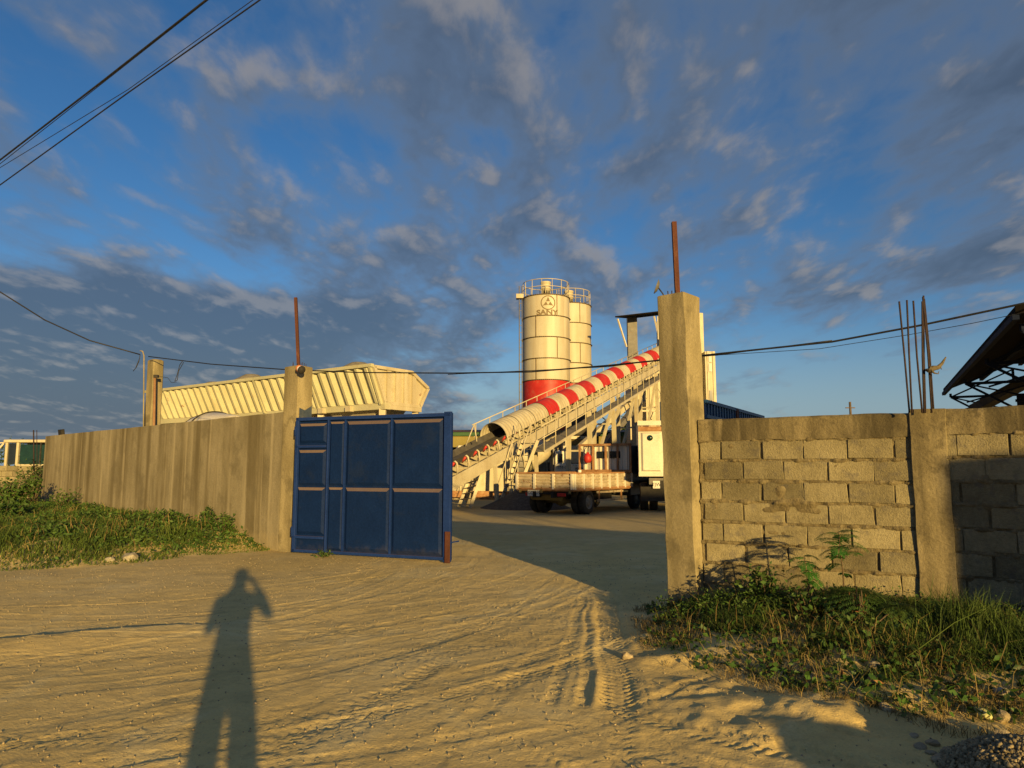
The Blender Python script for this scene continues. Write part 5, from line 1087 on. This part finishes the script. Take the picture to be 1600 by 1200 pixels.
def clump(name, c, n, h, sp, mat, label, seed):
    rg = np.random.default_rng(seed); x = c[0] + rg.normal(size=n) * sp; y = c[1] + rg.normal(size=n) * sp
    v, f = blades(np.stack([x, y, gbase(x, y)], 1), h * rg.uniform(.4, 1.1, n), np.full(n, .008), .55, seed); o = raw_mesh(name, v, f, mat); return tag(o, label, 'grass clump', kind='stuff')
clump('tall_grass_clump', on(1500, 970, 5.6), 420, .46, .13, 'grass_verge', 'tall grass clump right of the pilaster foot', 21)
clump('tall_grass_clump', on(1560, 985, 5.5), 300, .36, .14, 'grass_verge', 'shaded grass clump at the right edge below the block wall', 22)
clump('tall_grass_clump', on(1085, 950, 7.0), 160, .20, .10, 'grass_verge', 'short grass tuft at the foot of the tall gate pillar', 23)
tw = MB().tube([on(1395, 1010, 5.2) + V((0, 0, .02)), on(1440, 990, 5.25) + V((0, 0, .10)), on(1490, 960, 5.3) + V((0, 0, .22)), pt(1535, 952, 5.3)], [.004, .0035, .003, .002], 6).build('fallen_stem', 'grass_bank'); tag(tw, 'long pale stem leaning across the grass right of the pilaster', 'stem')
tw = MB().tube([on(1340, 985, 5.7), on(1385, 960, 5.75) + V((0, 0, .16)), pt(1392, 958, 5.8)], [.006, .005, .003], 6).build('fallen_stem', 'bark'); tag(tw, 'short brown stem leaning in front of the feathery bush', 'stem')
# left side bushes
shrub('bank_bush', on(20, 800, 21.5), .95, .7, 22, 44, .12, 'weed_leaf', 'tall leafy bush at the far left edge in front of the low wall', 31, aspect=.55)
shrub('bank_bush', on(5, 800, 17.0), .6, .7, 20, 40, .11, 'weed_leaf', 'rounded bush on the bank at the left edge below the taller one', 32, aspect=.5)
shrub('bank_bush', on(50, 795, 25.6), 1.75, .7, 18, 40, .11, 'tree_leaf', 'climbing bush spilling over the low wall beside the loader', 33, aspect=.5)
shrub('bank_bush', on(100, 810, 21.0), .6, .45, 14, 26, .08, 'weed_leaf', 'small weed bush at the left end of the plastered wall', 34)
shrub('bank_bush', on(345, 860, 14.6), .36, .26, 12, 24, .07, 'weed_leaf', 'small weed tuft against the wall left of the gate pillar', 35)
shrub('bank_bush', on(322, 852, 15.3), .42, .3, 12, 24, .07, 'weed_leaf', 'weed tuft left of the small one against the plastered wall', 36)
shrub('gate_weed', on(505, 868, 12.55), .12, .22, 10, 14, .05, 'weed_leaf', 'low weeds at the foot of the blue gate near its hinge', 37, cat='weed')
shrub('truck_weed', gp(846, 800) + V((0, 14.5, 0)), 1.9, .5, 14, 16, .12, 'weed_leaf', 'thin grassy weed standing before the mixer drum', 38, cat='weed', aspect=.12, flat=2.5)
# far tree and horizon greenery
def tree(c, h, r, label, seed):
    rg = random.Random(seed); t = empty('tree', c, label, 'tree', 'far trees'); c = V(c); b = MB(); b.tube([c, c + V((.1, 0, h * .35)), c + V((.0, .1, h * .62))], [h * .035, h * .028, h * .016], 7); pos = []
    for i in range(11):
        a = rg.uniform(0, 6.28); e0 = c + V((0, 0, h * rg.uniform(.32, .6))); e1 = c + V((math.cos(a) * r * rg.uniform(.4, .9), math.sin(a) * r * rg.uniform(.4, .9), h * rg.uniform(.55, .98))); b.tube([e0, (e0 + e1) / 2 + V((0, 0, .1 * h)), e1], [h * .014, h * .009, .01], 5)
        for k in range(150): q = e1 + V((rg.gauss(0, .24) * r, rg.gauss(0, .24) * r, rg.gauss(0, .085) * h)); pos.append(tuple(q))
    b.build('trunk', 'bark', t, fix=False); v, f = leaves(np.array(pos), h * .055, seed); o = raw_mesh('crown', v, f, 'tree_leaf', t); o['kind'] = 'stuff'
for k, (u, Y, h, r, lb) in enumerate(((984, 92, 7.8, 2.6, 'small far tree showing between the conveyor legs and the dump truck'), (1000, 96, 6.9, 2.4, 'lower far tree just left of the dump truck body'), (700, 110, 6.0, 3.2, 'far tree behind the hall left of the conveyor'), (40, 95, 4.6, 3.5, 'far low tree at the left edge beyond the loader'))):
    p = pt(u, 730, Y); tree((p.x, Y, 0), h, r, lb, 60 + k)
def hedge(x0, x1, Y, h, seed):
    rg = np.random.default_rng(seed); n = 9000; x = rg.uniform(x0, x1, n); t = np.clip(.6 + .9 * fbm(x * .07 + seed, x * 0, 4), .15, 1.3); z = rg.random(n) ** .7 * h * t; y = Y + rg.normal(size=n) * 2.5
    v, f = leaves(np.stack([x, y, z], 1), 1.5, seed); tag(raw_mesh('far_treeline', v, f, 'tree_leaf'), 'distant line of low trees along the horizon', 'trees', kind='stuff')
hedge(-330, 330, 260, 5.5, 71)

# ------------------------------------------------------------------ stones and litter
def rock(name, c, s, mat, label, cat, seed, flat=.7, group=None):
    bm = bmesh.new(); bmesh.ops.create_icosphere(bm, subdivisions=2, radius=s); rg = random.Random(seed)
    o3 = V((rg.uniform(0, 9), rg.uniform(0, 9), 0))
    for v in bm.verts: v.co *= 1 + .5 * float(fbm(np.array([v.co.x / s * 1.3 + o3.x]), np.array([v.co.y / s * 1.3 + v.co.z / s + o3.y]), 2)[0]); v.co.z *= flat
    me = bpy.data.meshes.new(name); bm.to_mesh(me); bm.free(); o = bpy.data.objects.new(name, me); COL.objects.link(o); o.location = V(c) + V((0, 0, s * flat * .45)); o.rotation_euler = (rg.uniform(-.3, .3), rg.uniform(-.3, .3), rg.uniform(0, 6)); me.materials.append(MATS[mat]); return tag(o, label, cat, group)
LIT = [(205, 862, 11.9, .13, 'litter_white', 'larger pale lump of litter on the left bank', 'litter'), (172, 866, 11.7, .08, 'litter_white', 'smaller pale lump of litter on the left bank', 'litter'),
       (1365, 1012, 5.25, .045, 'litter_white', 'white lump of litter in the grass right of the withered weed', 'litter'), (1366, 1034, 5.05, .05, 'litter_orange', 'orange brown lump of litter below the white one in the grass', 'litter'),
       (1535, 1082, 4.55, .05, 'litter_yellow', 'yellowish plastic scrap at the right end of the grass', 'litter'), (1560, 1040, 4.75, .05, 'litter_white', 'grey white scrap in the shaded grass at the right edge', 'litter'),
       (1386, 1082, 4.7, .05, 'stone_grey', 'grey stone at the lower edge of the grass', 'stone'), (1563, 1083, 4.5, .05, 'stone_grey', 'grey stone right of the yellowish scrap', 'stone'),
       (1568, 1134, 4.25, .06, 'stone_grey', 'pale round stone above the gravel heap', 'stone'), (1262, 1025, 5.25, .035, 'litter_white', 'small pale scrap at the left end of the grass', 'litter'),
       (980, 1026, 6.0, .05, 'stone', 'clod of dirt lying on the wide tyre track', 'clod'), (1310, 1018, 5.25, .03, 'litter_orange', 'tiny orange leaf scrap in the dry grass', 'litter')]
for i, (u, v, Y, s_, mt, lb, ct) in enumerate(LIT):
    rock(ct if ct != 'litter' else 'litter_lump', on(u, v, Y), s_, mt, lb, ct, 100 + i)
for i, (u, v) in enumerate(((1425, 1124), (1435, 1140), (1455, 1135), (1452, 1148), (1478, 1148), (1466, 1158))):
    p = gp(u, v, .10); rock('broken_stone', (p.x, p.y, gz(p.x, p.y)), .03 + .006 * (i % 3), 'stone', ['leftmost of the broken stones on the shaded dirt', 'flat broken stone below the leftmost one', 'largest broken stone at the top of the small cluster', 'broken stone in the middle of the small cluster', 'rightmost of the broken stones on the shaded dirt', 'lowest of the broken stones on the shaded dirt'][i], 'stone', 130 + i, .5, 'broken stones')
def pebbles(name, n, x0, x1, y0, y1, smin, smax, mat, label, seed, heap=None):
    rg = np.random.default_rng(seed); vs = []; fs = []; base = np.array([(1, 0, 0), (-1, 0, 0), (0, 1, 0), (0, -1, 0), (0, 0, 1), (0, 0, -1)], float); tri = np.array([(0, 2, 4), (2, 1, 4), (1, 3, 4), (3, 0, 4), (2, 0, 5), (1, 2, 5), (3, 1, 5), (0, 3, 5)])
    if heap: cx, cy, hr, hh = heap; a = rg.uniform(0, 6.283, n); r = hr * np.sqrt(rg.random(n)); x = cx + np.cos(a) * r; y = cy + np.sin(a) * r; z = gbase(x, y) + hh * np.maximum(1 - (r / hr) ** 2, 0) * rg.uniform(.93, 1.03, n)
    else: x = rg.uniform(x0, x1, n); y = rg.uniform(y0, y1, n); z = gbase(x, y) + gfine(x, y)
    s_ = smin + (smax - smin) * rg.random(n) ** 2.5
    rot = rg.normal(size=(n, 3, 3)); q, _ = np.linalg.qr(rot); sc = rg.uniform(.6, 1.2, (n, 1, 3)) * s_[:, None, None]
    v = np.einsum('nij,kj->nki', q, base) * sc + np.stack([x, y, z + s_ * .25], 1)[:, None, :]
    f = tri[None] + (np.arange(n) * 6)[:, None, None]; tag(raw_mesh(name, v.reshape(-1, 3), f.reshape(-1, 3), mat), label, 'pebbles', kind='stuff')
pebbles('road_pebbles', 16000, -7.5, 5.5, 3.6, 12.5, .0015, .011, 'stone', 'loose pebbles and clods scattered over the dirt road', 41)
hp = gp(1560, 1195, .05)
pebbles('gravel_heap', 6000, 0, 0, 0, 0, .008, .020, 'stone_grey', 'coarse gravel heap in the bottom right corner', 42, (hp.x + .12, hp.y - .05, .40, .17))
# ------------------------------------------------------------------ cables
def cable(name, pts, r, label, sag=0.0, cat='cable', wob=0.0, n=10, group=None):
    out = []
    for a, b in zip(pts[:-1], pts[1:]):
        for i in range(n): f = i / n; p = V(a).lerp(V(b), f); p.z -= sag * 4 * f * (1 - f); p.x += wob * math.sin(f * 40); out.append(p)
    out.append(V(pts[-1])); o = MB().tube(out, r, 6).build(name, 'cable', fix=False); return tag(o, label, cat, group)
cable('power_cable', [pt(-60, 292, 16), pt(0, 250, 15), pt(160, 127, 13), pt(322, 0, 11.5), pt(420, -80, 11)], .018, 'thickest overhead cable crossing the top left corner, uppermost of four', n=4)
cable('power_cable', [pt(-60, 298, 16), pt(0, 256, 15.2), pt(160, 130, 13.2), pt(325, 0, 11.7), pt(420, -76, 11)], .008, 'thin overhead cable running tight below the thickest one', n=4)
cable('power_cable', [pt(-60, 298, 18), pt(0, 262, 17), pt(200, 140, 14.5), pt(395, 0, 12.5), pt(480, -60, 12)], .008, 'thin overhead cable just above the lowest one in the top left', n=4)
cable('power_cable', [pt(-60, 324, 18), pt(0, 289, 17), pt(200, 145, 14.5), pt(406, 0, 12.5), pt(490, -60, 12)], .015, 'lowest overhead cable crossing the top left corner', n=4)
cable('service_cable', [pt(-60, 425, 17), pt(0, 456, 17.5), pt(70, 500, 18.2), pt(140, 532, 18.9), pt(219, 554, 19.45)], .016, 'black service cable dropping from the left to the column conduit', n=4)
cable('service_cable', [pt(232, 557, 19.3), pt(330, 569, 18.2), pt(440, 577, 16.8), pt(560, 582, 15.6), pt(700, 583, 14.4), pt(830, 581, 13.2), pt(950, 571, 12), pt(1040, 562, 11), pt(1120, 553, 10.2), pt(1300, 534, 9.4), pt(1440, 508, 8.8), pt(1600, 474, 8.2), pt(1700, 450, 7.8)], .013, 'long sagging black cable strung behind both gate pillars', n=4)
cable('service_cable', [pt(700, 585, 14.5), pt(830, 579, 13.3), pt(950, 573, 12.1), pt(1040, 561, 11.1), pt(1120, 555, 10.3), pt(1180, 547, 10.0), pt(1300, 532, 9.4)], .007, 'second strand twisted along the long sagging cable', n=4)
cable('service_cable', [pt(1120, 555, 10.2), pt(1280, 545, 9.5), pt(1420, 523, 9.0), pt(1520, 505, 8.5), pt(1640, 480, 8.0)], .004, 'thin wire hanging below the long cable at right', n=4)
for k, (us, lb) in enumerate((([(219, 554), (217, 565), (213, 574), (208, 580), (212, 575), (218, 560)], 'loop of spare cable left of the column conduit'), ([(286, 563), (281, 570), (277, 585), (273, 596), (277, 594), (279, 580), (287, 566)], 'loop of spare cable hanging right of the column'))):
    cable('cable_loop', [pt(u, v, 19.2) for u, v in us], .009, lb, n=3)
cable('cable_loop', [pt(245, 588, 19.3), pt(262, 590, 19.2), pt(268, 598, 19.2), pt(276, 597, 19.2)], .006, 'short wire from the junction box on the column', n=3)
for a, b, lb in (((800, 588), (800, 583), 'stub'),): pass
pl = empty('utility_pole', (pt(1328, 730, 60).x, 60, 0), 'thin far pole top showing over the block wall', 'pole'); p = pt(1328, 628, 60)
MB().tube([(p.x, 60, 0), p], .10, 8).build('pole_shaft', 'bark', pl); MB().bar(p + V((-.4, 0, -.5)), p + V((.4, 0, -.5)), .08).build('cross_arm', 'bark', pl)

# ------------------------------------------------------------------ the photographer, whose shadow lies on the road
def skin(name, verts, edges, radii, root, mat, parent, sub=2):
    me = bpy.data.meshes.new(name); me.from_pydata(verts, edges, []); o = bpy.data.objects.new(name, me); COL.objects.link(o)
    o.modifiers.new('skin', 'SKIN'); sd = me.skin_vertices[0].data
    for i, r in enumerate(radii): sd[i].radius = (r, r) if not isinstance(r, tuple) else r; sd[i].use_root = (i == root)
    ss = o.modifiers.new('sub', 'SUBSURF'); ss.levels = sub; ss.render_levels = sub
    me.materials.append(MATS[mat]); o.parent = parent; o.location = -wloc(parent); return o
bx_, by_ = .02, -.52
per = empty('person', (bx_, by_, 0), 'person in a dark shirt taking the picture, whose shadow lies on the road', 'person')
rgt = V((.942, .335, 0)); fwd = V((-.335, .942, 0)); B0 = V((bx_, by_, 0))
def L(r, f, z): return tuple(B0 + rgt * r + fwd * f + V((0, 0, z)))
vs = [L(0, 0, .92), L(0, 0, 1.08), L(0, .0, 1.26), L(0, 0, 1.40), L(0, .02, 1.48), L(0, .05, 1.56), L(0, .06, 1.66),      # 0-6 pelvis..head
      L(-.20, 0, 1.38), L(-.22, .12, 1.12), L(-.14, .36, 1.34), L(-.04, .44, 1.50),                                        # 7-10 left arm
      L(.20, 0, 1.38), L(.34, .16, 1.20), L(.26, .36, 1.38), L(.15, .44, 1.52),                                            # 11-14 right arm
      L(-.07, 0, .86), L(-.06, .02, .48), L(-.06, 0, .08), L(-.08, .14, .04), L(.12, 0, .86), L(.16, .02, .48), L(.17, 0, .08), L(.20, .14, .04)]
ed_ = [(0, 1), (1, 2), (2, 3), (3, 4), (4, 5), (5, 6), (3, 7), (7, 8), (8, 9), (9, 10), (3, 11), (11, 12), (12, 13), (13, 14), (0, 15), (15, 16), (16, 17), (17, 18), (0, 19), (19, 20), (20, 21), (21, 22)]
rd = [(.17, .12), (.16, .115), (.18, .12), (.16, .10), .062, .095, .092, .072, .05, .042, .038, .072, .05, .042, .038, .105, .075, .05, .045, .105, .075, .05, .045]
skin('body', vs, ed_, rd, 0, 'shirt', per)
MB().lathe([(0, .13), (.06, .12), (.10, .07), (.108, 0), (.10, -.06)], L(0, .04, 1.64), n=16).build('hair', 'hair', per, fix=False)
for sg, ht in ((-1, V(L(-.04, .44, 1.50))), (1, V(L(.15, .44, 1.52)))):
    b = MB()
    for k in range(5): q = ht + V((0, 0, .02)) + rgt * (sg * -.012) + V((0, 0, .012 * (k - 2))); b.tube([q, q + fwd * .035 + rgt * (-sg * .01), q + fwd * .045 + rgt * (-sg * .04)], [.010, .009, .007], 6)
    b.build('hand', 'skin', per)
cmr = MB().box((0, -.075, H), (.105, .035, .062)).box((0, -.052, H), (.05, .02, .05)).build('compact_camera', 'chassis_black'); tag(cmr, 'black compact camera held up by the person taking the picture', 'camera')

# ------------------------------------------------------------------ unseen blockers added behind the camera to shade parts of the view
hs = empty('house_shade_block', (11.9, -4.7, 0), 'unseen house shape added behind the viewpoint to shade the right wall bay', 'building')  # unseen house shape, added to cast the shadow on the right wall bay
hx0 = 8.27
MB().box((hx0 + 3.2, -4.75, 1.45), (6.4, 1.5, 2.9)).build('wall', 'house_wall', hs)
MB().prism([(hx0 - .02, -3.9, 2.90), (hx0 - .02, -3.9, 2.98), (hx0 - .02, -5.52, 3.46), (hx0 - .02, -5.52, 2.90)], (6.6, 0, 0)).build('roof', 'roof_sheet', hs)
MB().box((hx0 + 1.4, -3.98, 1.0), (.9, .05, 2.0)).build('door', 'brown_trim', hs)
for x in (3.4, 5.2): MB().box((hx0 + x, -3.98, 1.5), (.9, .05, .9)).build('window', 'glass_dark', hs)
sh = empty('shelter_shade_block', (18, -16, 0), 'unseen roof band on posts added behind the viewpoint to shade the trucks', 'shelter')  # unseen roof band, added to shade the lower parts of the trucks
sx0, sx1 = 13.5, 24.0
MB().prism([(sx0, -15.0, 5.64), (sx0, -15.0, 6.74), (sx0, -17.6, 6.95), (sx0, -17.6, 6.08)], (sx1 - sx0, 0, 0)).build('roof', 'roof_sheet', sh)
for k in range(4):
    for y in (-15.2, -17.4): x = sx0 + .4 + k * (sx1 - sx0 - .8) / 3; MB().bar((x, y, 0), (x, y, 5.7 if y > -16 else 6.1), .10).build('post', 'dark_steel', sh)
def heap():
    xs = np.linspace(1.95, 9.0, 90); ys = np.linspace(-1.5, 1.5, 40); Xh, Yh = np.meshgrid(xs, ys)
    prof = sstep(2.1, 3.2, Xh) * (1.0 - .0 * Xh); Zh = -.05 + (.70 + .22 * fbm(Xh * .9 + 5, Yh * .9, 3)) * prof * np.exp(-(Yh / .75) ** 2) + .06 * fbm(Xh * 4, Yh * 4, 3) * np.exp(-(Yh / .8) ** 2)
    nx, ny = Xh.shape[1], Xh.shape[0]; i = np.arange(nx * (ny - 1)).reshape(ny - 1, nx)[:, :-1].ravel()
    o = raw_mesh('ridge_shade_block', np.stack([Xh.ravel(), Yh.ravel(), Zh.ravel()], 1), np.stack([i, i + 1, i + nx + 1, i + nx], 1), 'dirt'); tag(o, 'unseen low dirt ridge added beside the viewpoint to shade the foreground', kind='structure')  # unseen ridge, added to shade the lower right ground
heap()
